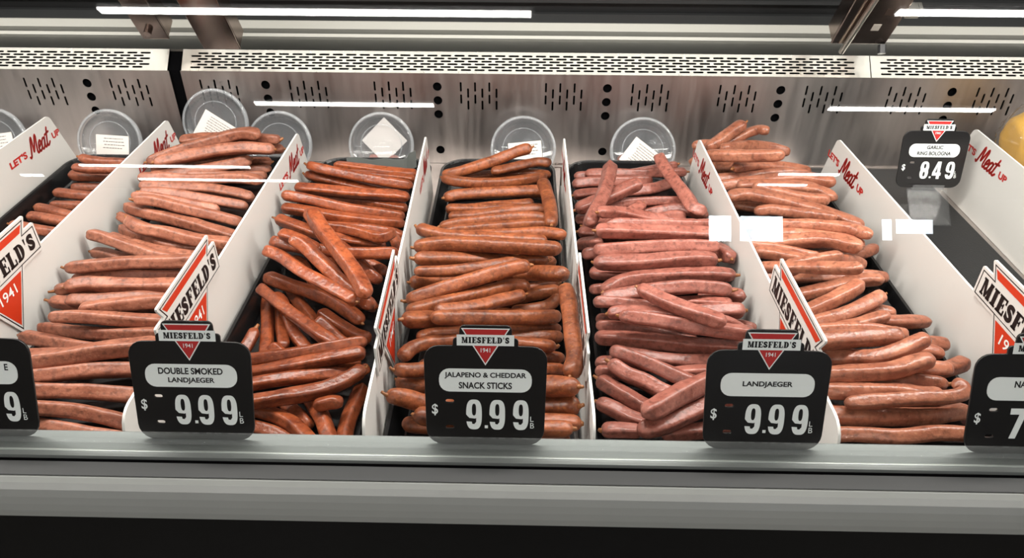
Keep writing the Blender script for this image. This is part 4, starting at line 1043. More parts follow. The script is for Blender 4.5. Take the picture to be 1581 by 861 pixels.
  ('d40', 0.0068, [(-0.2033, 0.5362, -0.5210), (-0.1941, 0.5404, -0.5210), (-0.1845, 0.5430, -0.5210), (-0.1748, 0.5400, -0.5210)], ''),
  ('d41', 0.0068, [(-0.1664, 0.5924, -0.5420), (-0.1681, 0.5725, -0.5420), (-0.1701, 0.5527, -0.5420), (-0.1713, 0.5328, -0.5420), (-0.1696, 0.5130, -0.5420), (-0.1619, 0.4946, -0.5420)], ''),
  ('d37', 0.0068, [(-0.3037, 0.5638, -0.5400), (-0.2861, 0.5566, -0.5397), (-0.2685, 0.5495, -0.5391), (-0.2510, 0.5423, -0.5375), (-0.2343, 0.5336, -0.5359), (-0.2192, 0.5220, -0.5343), (-0.2062, 0.5083, -0.5329), (-0.1937, 0.4941, -0.5320), (-0.1819, 0.4805, -0.5260)], ''),
  ('d33', 0.0068, [(-0.3131, 0.6200, -0.5240), (-0.2951, 0.6161, -0.5298), (-0.2761, 0.6155, -0.5263), (-0.2571, 0.6151, -0.5225), (-0.2381, 0.6152, -0.5185), (-0.2191, 0.6161, -0.5147), (-0.2001, 0.6167, -0.5106), (-0.1811, 0.6178, -0.5068), (-0.1622, 0.6189, -0.5030)], ''),
  ('d34b', 0.0068, [(-0.2563, 0.6156, -0.5420), (-0.2357, 0.6186, -0.5420), (-0.2152, 0.6215, -0.5420), (-0.1946, 0.6243, -0.5420), (-0.1740, 0.6271, -0.5420)], ''),
  ('d34', 0.0070, [(-0.2980, 0.5970, -0.5338), (-0.2783, 0.5974, -0.5308), (-0.2588, 0.5979, -0.5267), (-0.2393, 0.5988, -0.5225), (-0.2199, 0.6003, -0.5182), (-0.2005, 0.6014, -0.5140), (-0.1810, 0.6024, -0.5099), (-0.1615, 0.6035, -0.5058)], ''),
  ('d35', 0.0068, [(-0.3014, 0.5669, -0.5260), (-0.2834, 0.5721, -0.5270), (-0.2653, 0.5774, -0.5270), (-0.2472, 0.5824, -0.5270), (-0.2288, 0.5861, -0.5270), (-0.2102, 0.5891, -0.5270), (-0.1916, 0.5921, -0.5270), (-0.1749, 0.5977, -0.5313), (-0.1623, 0.6114, -0.5338)], ''),
  ('d36', 0.0072, [(-0.3037, 0.5314, -0.5173), (-0.2848, 0.5361, -0.5206), (-0.2654, 0.5409, -0.5206), (-0.2460, 0.5457, -0.5206), (-0.2267, 0.5509, -0.5206), (-0.2077, 0.5572, -0.5206), (-0.1899, 0.5660, -0.5206), (-0.1751, 0.5794, -0.5206), (-0.1621, 0.5946, -0.5206)], 'e'),
 ],
 'E': [
  ('e3', 0.0068, [(-0.0945, 1.0345, -0.5150), (-0.0744, 1.0382, -0.5150), (-0.0543, 1.0418, -0.5150), (-0.0342, 1.0451, -0.5150), (-0.0141, 1.0486, -0.5150), (0.0062, 1.0509, -0.5150), (0.0265, 1.0490, -0.5150), (0.0463, 1.0441, -0.5150)], ''),
  ('e2', 0.0075, [(-0.0449, 1.0140, -0.4963), (-0.0271, 1.0239, -0.4963), (-0.0092, 1.0337, -0.4963), (0.0086, 1.0436, -0.4963), (0.0271, 1.0520, -0.4963), (0.0466, 1.0478, -0.4963)], ''),
  ('e1', 0.0084, [(-0.1202, 1.0208, -0.5057), (-0.1001, 1.0205, -0.5015), (-0.0803, 1.0233, -0.4964), (-0.0608, 1.0280, -0.4915), (-0.0415, 1.0335, -0.4867), (-0.0229, 1.0411, -0.4819), (-0.0040, 1.0476, -0.4767), (0.0158, 1.0497, -0.4714)], 'e'),
  ('e4', 0.0074, [(-0.1184, 1.0012, -0.4994), (-0.0993, 0.9924, -0.5006), (-0.0784, 0.9900, -0.5018), (-0.0573, 0.9912, -0.5030), (-0.0366, 0.9947, -0.5041), (-0.0164, 1.0009, -0.5052), (0.0032, 1.0089, -0.5063), (0.0217, 1.0189, -0.5074), (0.0388, 1.0313, -0.5084)], 's'),
  ('e5', 0.0084, [(-0.1121, 0.9619, -0.5134), (-0.0950, 0.9713, -0.5130), (-0.0759, 0.9749, -0.5126), (-0.0564, 0.9770, -0.5122), (-0.0369, 0.9788, -0.5118), (-0.0174, 0.9801, -0.5114), (0.0021, 0.9813, -0.5110), (0.0216, 0.9824, -0.5106), (0.0412, 0.9836, -0.5103)], 's'),
  ('e6', 0.0068, [(-0.1068, 0.9307, -0.5150), (-0.0854, 0.9318, -0.5150), (-0.0645, 0.9368, -0.5150), (-0.0437, 0.9417, -0.5150), (-0.0227, 0.9461, -0.5150), (-0.0016, 0.9503, -0.5150), (0.0194, 0.9545, -0.5150)], ''),
  ('e7', 0.0068, [(-0.1053, 0.9181, -0.5060), (-0.0859, 0.9192, -0.5071), (-0.0666, 0.9217, -0.5081), (-0.0475, 0.9251, -0.5091), (-0.0282, 0.9274, -0.5101), (-0.0088, 0.9290, -0.5111), (0.0106, 0.9305, -0.5120), (0.0300, 0.9320, -0.5124), (0.0484, 0.9312, -0.5167)], ''),
  ('e8', 0.0068, [(-0.1005, 0.9054, -0.5120), (-0.0802, 0.9049, -0.5106), (-0.0601, 0.9068, -0.5092), (-0.0402, 0.9108, -0.5078), (-0.0202, 0.9139, -0.5065), (0.0001, 0.9149, -0.5051), (0.0203, 0.9150, -0.5037), (0.0406, 0.9153, -0.5042)], ''),
  ('e9', 0.0068, [(-0.1103, 0.8769, -0.5120), (-0.0924, 0.8835, -0.5111), (-0.0739, 0.8883, -0.5103), (-0.0551, 0.8920, -0.5096), (-0.0362, 0.8950, -0.5088), (-0.0172, 0.8973, -0.5080), (0.0018, 0.8988, -0.5072), (0.0209, 0.8976, -0.5064), (0.0394, 0.8928, -0.5058)], 's'),
  ('e10', 0.0068, [(-0.1057, 0.8623, -0.5132), (-0.0876, 0.8647, -0.5088), (-0.0687, 0.8673, -0.5084), (-0.0497, 0.8699, -0.5079), (-0.0307, 0.8726, -0.5075), (-0.0118, 0.8757, -0.5071), (0.0071, 0.8785, -0.5066), (0.0263, 0.8789, -0.5062), (0.0454, 0.8779, -0.5059)], ''),
  ('e12', 0.0073, [(-0.0905, 0.8410, -0.5055), (-0.0714, 0.8340, -0.5002), (-0.0523, 0.8270, -0.4949), (-0.0335, 0.8196, -0.4893), (-0.0152, 0.8113, -0.4832), (0.0041, 0.8051, -0.4778), (0.0222, 0.7966, -0.4715), (0.0392, 0.7856, -0.4660), (0.0544, 0.7723, -0.4605)], ''),
  ('e11', 0.0090, [(0.0312, 0.9713, -0.4888), (0.0339, 0.9526, -0.4884), (0.0362, 0.9339, -0.4880), (0.0380, 0.9151, -0.4876), (0.0395, 0.8963, -0.4872), (0.0405, 0.8774, -0.4867), (0.0406, 0.8585, -0.4863), (0.0405, 0.8397, -0.4858)], 'e'),
  ('e13', 0.0078, [(-0.1270, 0.7907, -0.4630), (-0.1093, 0.7804, -0.4634), (-0.0901, 0.7735, -0.4637), (-0.0697, 0.7714, -0.4641), (-0.0492, 0.7702, -0.4645), (-0.0287, 0.7694, -0.4649), (-0.0082, 0.7688, -0.4653), (0.0123, 0.7683, -0.4656), (0.0328, 0.7678, -0.4660)], 's'),
  ('e14', 0.0087, [(-0.1249, 0.7419, -0.4621), (-0.1065, 0.7485, -0.4621), (-0.0874, 0.7521, -0.4621), (-0.0678, 0.7519, -0.4621), (-0.0483, 0.7509, -0.4621), (-0.0287, 0.7497, -0.4621), (-0.0092, 0.7482, -0.4621), (0.0103, 0.7467, -0.4621), (0.0298, 0.7453, -0.4621), (0.0493, 0.7438, -0.4621)], 's'),
  ('e15', 0.0079, [(-0.1230, 0.7245, -0.4659), (-0.1049, 0.7309, -0.4696), (-0.0864, 0.7362, -0.4729), (-0.0678, 0.7411, -0.4764), (-0.0491, 0.7457, -0.4796), (-0.0304, 0.7506, -0.4828), (-0.0118, 0.7556, -0.4859), (0.0068, 0.7608, -0.4892), (0.0257, 0.7643, -0.4924), (0.0448, 0.7667, -0.4959)], 's'),
  ('e16', 0.0068, [(-0.1199, 0.6992, -0.4670), (-0.0997, 0.7027, -0.4691), (-0.0797, 0.7073, -0.4710), (-0.0606, 0.7145, -0.4729), (-0.0418, 0.7228, -0.4747), (-0.0232, 0.7314, -0.4765), (-0.0048, 0.7405, -0.4782), (0.0139, 0.7488, -0.4801), (0.0342, 0.7500, -0.4820)], 'e'),
  ('e17', 0.0074, [(-0.1259, 0.7017, -0.4844), (-0.1111, 0.7123, -0.4901), (-0.0959, 0.7223, -0.4959), (-0.0800, 0.7313, -0.5014), (-0.0643, 0.7405, -0.5071), (-0.0481, 0.7491, -0.5123), (-0.0351, 0.7620, -0.5138), (-0.0225, 0.7762, -0.5141), (-0.0127, 0.7926, -0.5142)], 's'),
  ('e18b', 0.0068, [(-0.0985, 0.6899, -0.5100), (-0.0813, 0.7001, -0.5102), (-0.0641, 0.7101, -0.5108), (-0.0468, 0.7195, -0.5113), (-0.0283, 0.7270, -0.5120), (-0.0103, 0.7350, -0.5140), (0.0093, 0.7374, -0.5150), (0.0283, 0.7434, -0.5150), (0.0477, 0.7482, -0.5150)], 'e'),
  ('e18', 0.0086, [(-0.0278, 0.7451, -0.5042), (-0.0127, 0.7377, -0.4967), (0.0018, 0.7296, -0.4889), (0.0157, 0.7202, -0.4811), (0.0284, 0.7093, -0.4736), (0.0407, 0.6977, -0.4664), (0.0532, 0.6862, -0.4592)], ''),
  ('e21', 0.0076, [(-0.0902, 0.6774, -0.5128), (-0.0736, 0.6863, -0.5130), (-0.0570, 0.6949, -0.5133), (-0.0393, 0.7012, -0.5141), (-0.0216, 0.7074, -0.5140), (-0.0039, 0.7137, -0.5133), (0.0134, 0.7211, -0.5126), (0.0315, 0.7262, -0.5119), (0.0496, 0.7309, -0.5112)], ''),
  ('e19', 0.0085, [(-0.1238, 0.6557, -0.4773), (-0.1050, 0.6650, -0.4751), (-0.0861, 0.6738, -0.4730), (-0.0668, 0.6818, -0.4708), (-0.0474, 0.6896, -0.4687), (-0.0282, 0.6979, -0.4667), (-0.0085, 0.7049, -0.4646), (0.0121, 0.7082, -0.4623)], 'se'),
  ('e20', 0.0074, [(-0.1201, 0.6338, -0.4754), (-0.1043, 0.6446, -0.4774), (-0.0883, 0.6553, -0.4793), (-0.0720, 0.6653, -0.4812), (-0.0555, 0.6751, -0.4831), (-0.0395, 0.6857, -0.4849), (-0.0237, 0.6966, -0.4866), (-0.0065, 0.7047, -0.4884), (0.0126, 0.7060, -0.4904)], ''),
  ('e23', 0.0068, [(-0.0101, 0.6916, -0.5150), (0.0119, 0.6912, -0.5128), (0.0328, 0.6965, -0.5107), (0.0476, 0.7129, -0.5090)], 'e'),
  ('e24', 0.0085, [(-0.1209, 0.6112, -0.4683), (-0.1064, 0.6216, -0.4760), (-0.0918, 0.6321, -0.4836), (-0.0766, 0.6417, -0.4911), (-0.0608, 0.6503, -0.4984), (-0.0442, 0.6590, -0.5035), (-0.0271, 0.6679, -0.5056), (-0.0107, 0.6762, -0.5103), (0.0085, 0.6758, -0.5088)], 's'),
  ('e22', 0.0072, [(-0.0885, 0.6236, -0.4666), (-0.0716, 0.6329, -0.4708), (-0.0548, 0.6425, -0.4751), (-0.0390, 0.6536, -0.4792), (-0.0245, 0.6665, -0.4832), (-0.0093, 0.6785, -0.4870), (0.0062, 0.6903, -0.4906)], 'e'),
  ('e26', 0.0068, [(-0.1059, 0.6043, -0.4880), (-0.0904, 0.6170, -0.4911), (-0.0708, 0.6229, -0.4942), (-0.0514, 0.6293, -0.4974), (-0.0319, 0.6356, -0.5003), (-0.0123, 0.6416, -0.5031), (0.0074, 0.6470, -0.5061), (0.0273, 0.6521, -0.5091), (0.0472, 0.6570, -0.5120)], ''),
  ('e25', 0.0082, [(-0.0902, 0.6040, -0.4596), (-0.0735, 0.6110, -0.4646), (-0.0564, 0.6175, -0.4692), (-0.0394, 0.6240, -0.4739), (-0.0222, 0.6301, -0.4783), (-0.0050, 0.6362, -0.4826), (0.0121, 0.6428, -0.4870), (0.0290, 0.6498, -0.4912), (0.0457, 0.6572, -0.4956)], ''),
  ('e26b', 0.0068, [(-0.0859, 0.6059, -0.5012), (-0.0667, 0.6110, -0.5008), (-0.0476, 0.6162, -0.4995), (-0.0286, 0.6214, -0.5010), (-0.0095, 0.6265, -0.5030), (0.0097, 0.6311, -0.5050), (0.0291, 0.6347, -0.5070), (0.0485, 0.6380, -0.5090)], ''),
  ('e27', 0.0069, [(-0.1162, 0.5649, -0.4819), (-0.1091, 0.5826, -0.4832), (-0.0940, 0.5939, -0.4849), (-0.0756, 0.5996, -0.4866), (-0.0567, 0.6032, -0.4883), (-0.0375, 0.6047, -0.4901), (-0.0182, 0.6050, -0.4918), (0.0010, 0.6053, -0.4935), (0.0203, 0.6056, -0.4952), (0.0396, 0.6059, -0.4969)], 'e'),
  ('e30', 0.0069, [(-0.1048, 0.5912, -0.5149), (-0.0865, 0.5987, -0.5149), (-0.0683, 0.6064, -0.5149), (-0.0491, 0.6101, -0.5149), (-0.0293, 0.6112, -0.5149), (-0.0095, 0.6121, -0.5149), (0.0102, 0.6123, -0.5149), (0.0300, 0.6110, -0.5149), (0.0495, 0.6079, -0.5149)], ''),
  ('e29', 0.0075, [(-0.1205, 0.5441, -0.4783), (-0.1039, 0.5533, -0.4864), (-0.0886, 0.5651, -0.4936), (-0.0727, 0.5762, -0.5006), (-0.0563, 0.5867, -0.5076), (-0.0385, 0.5952, -0.5129), (-0.0181, 0.5956, -0.5140)], 's'),
  ('e31', 0.0070, [(-0.0461, 0.5752, -0.5058), (-0.0269, 0.5788, -0.5076), (-0.0077, 0.5823, -0.5094), (0.0116, 0.5852, -0.5111), (0.0309, 0.5879, -0.5130), (0.0502, 0.5904, -0.5148)], ''),
  ('e32', 0.0080, [(-0.1222, 0.5596, -0.5048), (-0.1039, 0.5523, -0.5055), (-0.0841, 0.5541, -0.5063), (-0.0644, 0.5564, -0.5071), (-0.0447, 0.5587, -0.5078), (-0.0249, 0.5609, -0.5081), (-0.0052, 0.5632, -0.5083), (0.0145, 0.5655, -0.5083), (0.0338, 0.5678, -0.5119)], 's'),
  ('e33', 0.0091, [(-0.0747, 0.5488, -0.4889), (-0.0576, 0.5417, -0.4935), (-0.0400, 0.5343, -0.4912), (-0.0232, 0.5273, -0.4854), (-0.0072, 0.5205, -0.4771), (0.0084, 0.5129, -0.4688), (0.0238, 0.5048, -0.4606), (0.0387, 0.4959, -0.4522), (0.0532, 0.4866, -0.4437)], 'e'),
  ('e28', 0.0083, [(0.0482, 0.6555, -0.4535), (0.0511, 0.6354, -0.4539), (0.0518, 0.6151, -0.4543), (0.0520, 0.5948, -0.4547), (0.0527, 0.5744, -0.4551), (0.0538, 0.5541, -0.4555), (0.0525, 0.5339, -0.4560), (0.0473, 0.5142, -0.4565)], 'se'),
  ('e34', 0.0084, [(-0.1200, 0.5016, -0.4714), (-0.1058, 0.5089, -0.4817), (-0.0907, 0.5137, -0.4922), (-0.0766, 0.5224, -0.5018), (-0.0622, 0.5313, -0.5105), (-0.0464, 0.5402, -0.5122), (-0.0277, 0.5418, -0.5124), (-0.0087, 0.5429, -0.5124), (0.0103, 0.5439, -0.5124)], 's'),
  ('e35', 0.0084, [(-0.0385, 0.5246, -0.5097), (-0.0221, 0.5181, -0.5037), (-0.0064, 0.5118, -0.4956), (0.0092, 0.5051, -0.4874), (0.0246, 0.4982, -0.4792), (0.0395, 0.4903, -0.4709), (0.0540, 0.4819, -0.4624)], 'e'),
  ('e36', 0.0082, [(-0.0956, 0.4926, -0.4866), (-0.0749, 0.4933, -0.4906), (-0.0542, 0.4968, -0.4944), (-0.0335, 0.5001, -0.4977), (-0.0134, 0.4966, -0.5015), (0.0070, 0.4918, -0.5047), (0.0277, 0.4870, -0.5059), (0.0484, 0.4821, -0.5064)], 's'),
  ('e38', 0.0072, [(-0.1104, 0.5096, -0.5146), (-0.0914, 0.5059, -0.5146), (-0.0720, 0.5046, -0.5146), (-0.0525, 0.5034, -0.5146), (-0.0331, 0.5022, -0.5146), (-0.0147, 0.5062, -0.5146), (0.0041, 0.5111, -0.5146), (0.0229, 0.5162, -0.5146), (0.0420, 0.5189, -0.5146)], ''),
  ('e37', 0.0069, [(-0.0268, 0.4696, -0.4699), (-0.0060, 0.4701, -0.4699), (0.0147, 0.4700, -0.4699), (0.0354, 0.4694, -0.4699), (0.0561, 0.4681, -0.4699)], 'e'),
  ('e39', 0.0068, [(-0.0261, 0.4555, -0.4700), (-0.0076, 0.4564, -0.4685), (0.0109, 0.4571, -0.4670), (0.0294, 0.4571, -0.4655), (0.0478, 0.4560, -0.4640)], 'e'),
 ],
 'F': [
  ('f2', 0.0068, [(0.1600, 1.0462, -0.5120), (0.1801, 1.0459, -0.5081), (0.2003, 1.0469, -0.5044), (0.2204, 1.0487, -0.5008), (0.2405, 1.0510, -0.4970)], 'e'),
  ('f1', 0.0068, [(0.0811, 1.0357, -0.5120), (0.0984, 1.0383, -0.5120), (0.1158, 1.0391, -0.5120), (0.1333, 1.0399, -0.5120)], ''),
  ('f3', 0.0069, [(0.0963, 1.0246, -0.5029), (0.1158, 1.0267, -0.5029), (0.1353, 1.0285, -0.5029), (0.1549, 1.0293, -0.5029), (0.1745, 1.0296, -0.5029), (0.1941, 1.0304, -0.5029), (0.2136, 1.0322, -0.5029), (0.2331, 1.0343, -0.5029), (0.2526, 1.0365, -0.5029)], 'e'),
  ('f4', 0.0084, [(0.0768, 1.0043, -0.5104), (0.0965, 1.0091, -0.5093), (0.1166, 1.0107, -0.5083), (0.1368, 1.0103, -0.5074), (0.1570, 1.0099, -0.5064), (0.1772, 1.0097, -0.5054), (0.1975, 1.0094, -0.5044)], ''),
  ('f6', 0.0070, [(0.0761, 0.9718, -0.5118), (0.0965, 0.9780, -0.5118), (0.1176, 0.9813, -0.5118), (0.1389, 0.9829, -0.5118), (0.1602, 0.9846, -0.5118), (0.1808, 0.9902, -0.5118)], 's'),
  ('f5', 0.0087, [(0.1142, 0.9592, -0.5008), (0.1342, 0.9636, -0.5011), (0.1542, 0.9680, -0.5019), (0.1740, 0.9731, -0.5026), (0.1933, 0.9798, -0.5033), (0.2099, 0.9916, -0.5038), (0.2258, 1.0044, -0.5043), (0.2375, 1.0194, -0.5085)], ''),
  ('f9', 0.0068, [(0.0778, 0.9335, -0.5120), (0.0971, 0.9340, -0.5120), (0.1164, 0.9345, -0.5120), (0.1357, 0.9350, -0.5120), (0.1550, 0.9355, -0.5120), (0.1743, 0.9360, -0.5120), (0.1936, 0.9365, -0.5120), (0.2129, 0.9370, -0.5120), (0.2322, 0.9375, -0.5120)], ''),
  ('f8', 0.0068, [(0.0952, 0.9253, -0.4953), (0.1138, 0.9227, -0.4959), (0.1319, 0.9213, -0.4970), (0.1503, 0.9252, -0.4970), (0.1688, 0.9285, -0.4970), (0.1875, 0.9310, -0.4970), (0.2062, 0.9321, -0.4970), (0.2250, 0.9324, -0.4970), (0.2434, 0.9326, -0.4998)], ''),
  ('f7', 0.0092, [(0.0744, 0.8964, -0.4946), (0.0935, 0.9021, -0.4890), (0.1125, 0.9081, -0.4836), (0.1311, 0.9154, -0.4784), (0.1487, 0.9248, -0.4732), (0.1681, 0.9286, -0.4676)], 's'),
  ('f10', 0.0070, [(0.0757, 0.9019, -0.5118), (0.0944, 0.9039, -0.5118), (0.1133, 0.9034, -0.5118), (0.1321, 0.9026, -0.5118), (0.1510, 0.9019, -0.5118)], ''),
  ('f18', 0.0083, [(0.0835, 0.8745, -0.5075), (0.1013, 0.8771, -0.5069), (0.1178, 0.8852, -0.5063), (0.1365, 0.8851, -0.5057), (0.1551, 0.8834, -0.5051), (0.1738, 0.8824, -0.5042), (0.1910, 0.8868, -0.5076), (0.2061, 0.8958, -0.5115)], 's'),
  ('f11', 0.0072, [(0.1660, 0.9058, -0.5056), (0.1851, 0.9104, -0.5038), (0.2041, 0.9152, -0.5022), (0.2232, 0.9143, -0.5004), (0.2400, 0.9041, -0.4991), (0.2553, 0.8920, -0.4986)], ''),
  ('f12', 0.0082, [(0.0945, 0.8269, -0.4846), (0.1115, 0.8379, -0.4866), (0.1261, 0.8533, -0.4866), (0.1406, 0.8685, -0.4866), (0.1546, 0.8843, -0.4866), (0.1666, 0.9017, -0.4866)], 'e'),
  ('f13', 0.0073, [(0.1267, 0.8329, -0.4787), (0.1424, 0.8435, -0.4830), (0.1585, 0.8542, -0.4861), (0.1746, 0.8649, -0.4892), (0.1905, 0.8757, -0.4924), (0.2066, 0.8864, -0.4955), (0.2247, 0.8902, -0.4995)], ''),
  ('f15', 0.0090, [(0.2063, 1.0310, -0.4738), (0.2073, 1.0100, -0.4750), (0.2098, 0.9891, -0.4763), (0.2147, 0.9687, -0.4776), (0.2200, 0.9483, -0.4791), (0.2251, 0.9279, -0.4806), (0.2294, 0.9073, -0.4821), (0.2330, 0.8866, -0.4835), (0.2494, 0.8789, -0.4858)], ''),
  ('f16', 0.0088, [(0.1276, 0.9748, -0.4620), (0.1245, 0.9557, -0.4623), (0.1212, 0.9365, -0.4626), (0.1174, 0.9175, -0.4629), (0.1130, 0.8986, -0.4632), (0.1081, 0.8798, -0.4635), (0.1023, 0.8613, -0.4639), (0.0962, 0.8429, -0.4642), (0.0906, 0.8243, -0.4646), (0.0855, 0.8056, -0.4650)], 's'),
  ('f17', 0.0072, [(0.0951, 0.8081, -0.4486), (0.1095, 0.8198, -0.4540), (0.1256, 0.8290, -0.4600), (0.1429, 0.8351, -0.4662), (0.1603, 0.8408, -0.4726), (0.1781, 0.8455, -0.4788), (0.1960, 0.8500, -0.4850), (0.2143, 0.8546, -0.4894), (0.2331, 0.8593, -0.4913)], 's'),
  ('f19b', 0.0076, [(0.0759, 0.8517, -0.5022), (0.0948, 0.8539, -0.5053), (0.1146, 0.8579, -0.5084), (0.1346, 0.8616, -0.5111), (0.1547, 0.8655, -0.5123)], 's'),
  ('f19', 0.0069, [(0.1007, 0.8075, -0.4746), (0.1169, 0.8169, -0.4700), (0.1362, 0.8200, -0.4712), (0.1556, 0.8227, -0.4725), (0.1751, 0.8251, -0.4738), (0.1946, 0.8271, -0.4750), (0.2141, 0.8291, -0.4762), (0.2335, 0.8318, -0.4775), (0.2526, 0.8362, -0.4789)], ''),
  ('f20', 0.0076, [(0.0958, 0.8360, -0.5022), (0.1152, 0.8395, -0.5041), (0.1347, 0.8425, -0.5056), (0.1541, 0.8460, -0.5074), (0.1735, 0.8491, -0.5090), (0.1930, 0.8522, -0.5105), (0.2104, 0.8599, -0.5096), (0.2278, 0.8692, -0.5090), (0.2448, 0.8786, -0.5122)], 's'),
  ('f22', 0.0079, [(0.0736, 0.8320, -0.5109), (0.0836, 0.8239, -0.5037), (0.0932, 0.8149, -0.4967), (0.1033, 0.8063, -0.4899)], ''),
  ('f21', 0.0089, [(0.0918, 0.7870, -0.4619), (0.1113, 0.7923, -0.4648), (0.1312, 0.7963, -0.4673), (0.1510, 0.8003, -0.4701), (0.1710, 0.8037, -0.4725), (0.1909, 0.8072, -0.4751), (0.2109, 0.8106, -0.4776), (0.2309, 0.8139, -0.4803), (0.2509, 0.8172, -0.4829)], 's'),
  ('f23', 0.0080, [(0.0770, 0.7895, -0.4988), (0.0956, 0.7901, -0.4959), (0.1144, 0.7901, -0.4933), (0.1333, 0.7899, -0.4919), (0.1522, 0.7897, -0.4913), (0.1711, 0.7896, -0.4897), (0.1896, 0.7904, -0.4871), (0.2069, 0.7968, -0.4892), (0.2247, 0.8004, -0.4935)], ''),
  ('f24b', 0.0086, [(0.2273, 0.8420, -0.5111), (0.2359, 0.8263, -0.5071), (0.2435, 0.8108, -0.5002), (0.2496, 0.7945, -0.4937), (0.2526, 0.7770, -0.4883), (0.2548, 0.7593, -0.4832)], 'e'),
  ('f24', 0.0087, [(0.0894, 0.7768, -0.4831), (0.1083, 0.7762, -0.4815), (0.1272, 0.7762, -0.4801), (0.1462, 0.7765, -0.4786), (0.1651, 0.7770, -0.4772), (0.1840, 0.7766, -0.4757), (0.2029, 0.7747, -0.4742), (0.2216, 0.7718, -0.4727), (0.2403, 0.7687, -0.4711)], ''),
  ('f25', 0.0078, [(0.0859, 0.7691, -0.5110), (0.1058, 0.7656, -0.5110), (0.1260, 0.7650, -0.5110), (0.1463, 0.7651, -0.5110), (0.1665, 0.7652, -0.5110)], ''),
  ('f26', 0.0092, [(0.0877, 0.7517, -0.4856), (0.1090, 0.7507, -0.4847), (0.1303, 0.7499, -0.4839), (0.1516, 0.7508, -0.4831), (0.1728, 0.7526, -0.4822), (0.1941, 0.7544, -0.4814), (0.2154, 0.7548, -0.4805), (0.2362, 0.7504, -0.4796)], 'se'),
  ('f27', 0.0068, [(0.0834, 0.7318, -0.5120), (0.1025, 0.7349, -0.5120), (0.1217, 0.7362, -0.5120), (0.1410, 0.7374, -0.5120), (0.1603, 0.7385, -0.5120), (0.1795, 0.7397, -0.5120), (0.1988, 0.7408, -0.5120), (0.2181, 0.7420, -0.5120), (0.2373, 0.7432, -0.5120)], ''),
  ('f28', 0.0078, [(0.0968, 0.7055, -0.4960), (0.1112, 0.7205, -0.4951), (0.1298, 0.7294, -0.4940), (0.1504, 0.7328, -0.4928), (0.1711, 0.7344, -0.4917), (0.1920, 0.7354, -0.4906), (0.2128, 0.7356, -0.4895), (0.2336, 0.7343, -0.4883), (0.2541, 0.7305, -0.4870)], 'se'),
  ('f29', 0.0079, [(0.2111, 0.7217, -0.5109), (0.2271, 0.7125, -0.5042), (0.2430, 0.7037, -0.4970), (0.2555, 0.6908, -0.4899)], ''),
  ('f30', 0.0085, [(0.0912, 0.6857, -0.4942), (0.1096, 0.6897, -0.4916), (0.1281, 0.6937, -0.4900), (0.1467, 0.6972, -0.4884), (0.1655, 0.7001, -0.4869), (0.1844, 0.7014, -0.4853), (0.2033, 0.7010, -0.4837), (0.2217, 0.6967, -0.4820), (0.2391, 0.6893, -0.4803)], 'e'),
  ('f32', 0.0068, [(0.0968, 0.7120, -0.5120), (0.1155, 0.7103, -0.5123), (0.1342, 0.7085, -0.5129), (0.1527, 0.7065, -0.5121), (0.1704, 0.7018, -0.5081), (0.1877, 0.6967, -0.5031), (0.2048, 0.6907, -0.4980), (0.2211, 0.6830, -0.4930), (0.2372, 0.6747, -0.4880)], ''),
  ('f31', 0.0068, [(0.0818, 0.6707, -0.4850), (0.1007, 0.6721, -0.4862), (0.1196, 0.6710, -0.4873), (0.1385, 0.6703, -0.4884), (0.1575, 0.6704, -0.4895), (0.1765, 0.6706, -0.4905), (0.1953, 0.6708, -0.4928), (0.2137, 0.6710, -0.4968)], ''),
  ('f33', 0.0076, [(0.1640, 0.6557, -0.4857), (0.1842, 0.6527, -0.4842), (0.2049, 0.6548, -0.4842), (0.2257, 0.6564, -0.4842), (0.2464, 0.6571, -0.4842)], 'e'),
  ('f34b', 0.0068, [(0.0868, 0.6748, -0.5120), (0.1060, 0.6740, -0.5120), (0.1251, 0.6745, -0.5120), (0.1438, 0.6783, -0.5120), (0.1625, 0.6827, -0.5120), (0.1815, 0.6845, -0.5120), (0.2004, 0.6832, -0.5120), (0.2195, 0.6816, -0.5120), (0.2369, 0.6752, -0.5120)], ''),
  ('f34', 0.0068, [(0.0960, 0.6523, -0.4880), (0.1145, 0.6538, -0.4854), (0.1327, 0.6500, -0.4830), (0.1507, 0.6448, -0.4807), (0.1685, 0.6396, -0.4782), (0.1863, 0.6340, -0.4757), (0.2042, 0.6283, -0.4747), (0.2221, 0.6251, -0.4777), (0.2387, 0.6195, -0.4837)], 's'),
  ('f36', 0.0068, [(0.1687, 0.6689, -0.5129), (0.1881, 0.6704, -0.5128), (0.2074, 0.6685, -0.5121), (0.2255, 0.6628, -0.5081), (0.2436, 0.6570, -0.5039), (0.2572, 0.6438, -0.5000)], ''),
  ('f37', 0.0078, [(0.1060, 0.6362, -0.4780), (0.1257, 0.6327, -0.4776), (0.1453, 0.6284, -0.4772), (0.1645, 0.6227, -0.4768), (0.1838, 0.6172, -0.4763), (0.2032, 0.6123, -0.4759), (0.2228, 0.6080, -0.4755), (0.2426, 0.6047, -0.4750)], 's'),
  ('f35', 0.0075, [(0.1297, 0.6725, -0.4663), (0.1439, 0.6561, -0.4647), (0.1587, 0.6403, -0.4630), (0.1746, 0.6257, -0.4613), (0.1916, 0.6123, -0.4593), (0.2082, 0.5985, -0.4573)], 's'),
  ('f38', 0.0068, [(0.0854, 0.6591, -0.5090), (0.1042, 0.6595, -0.5095), (0.1230, 0.6585, -0.5100), (0.1414, 0.6545, -0.5105), (0.1595, 0.6494, -0.5110), (0.1776, 0.6440, -0.5115), (0.1955, 0.6384, -0.5120)], ''),
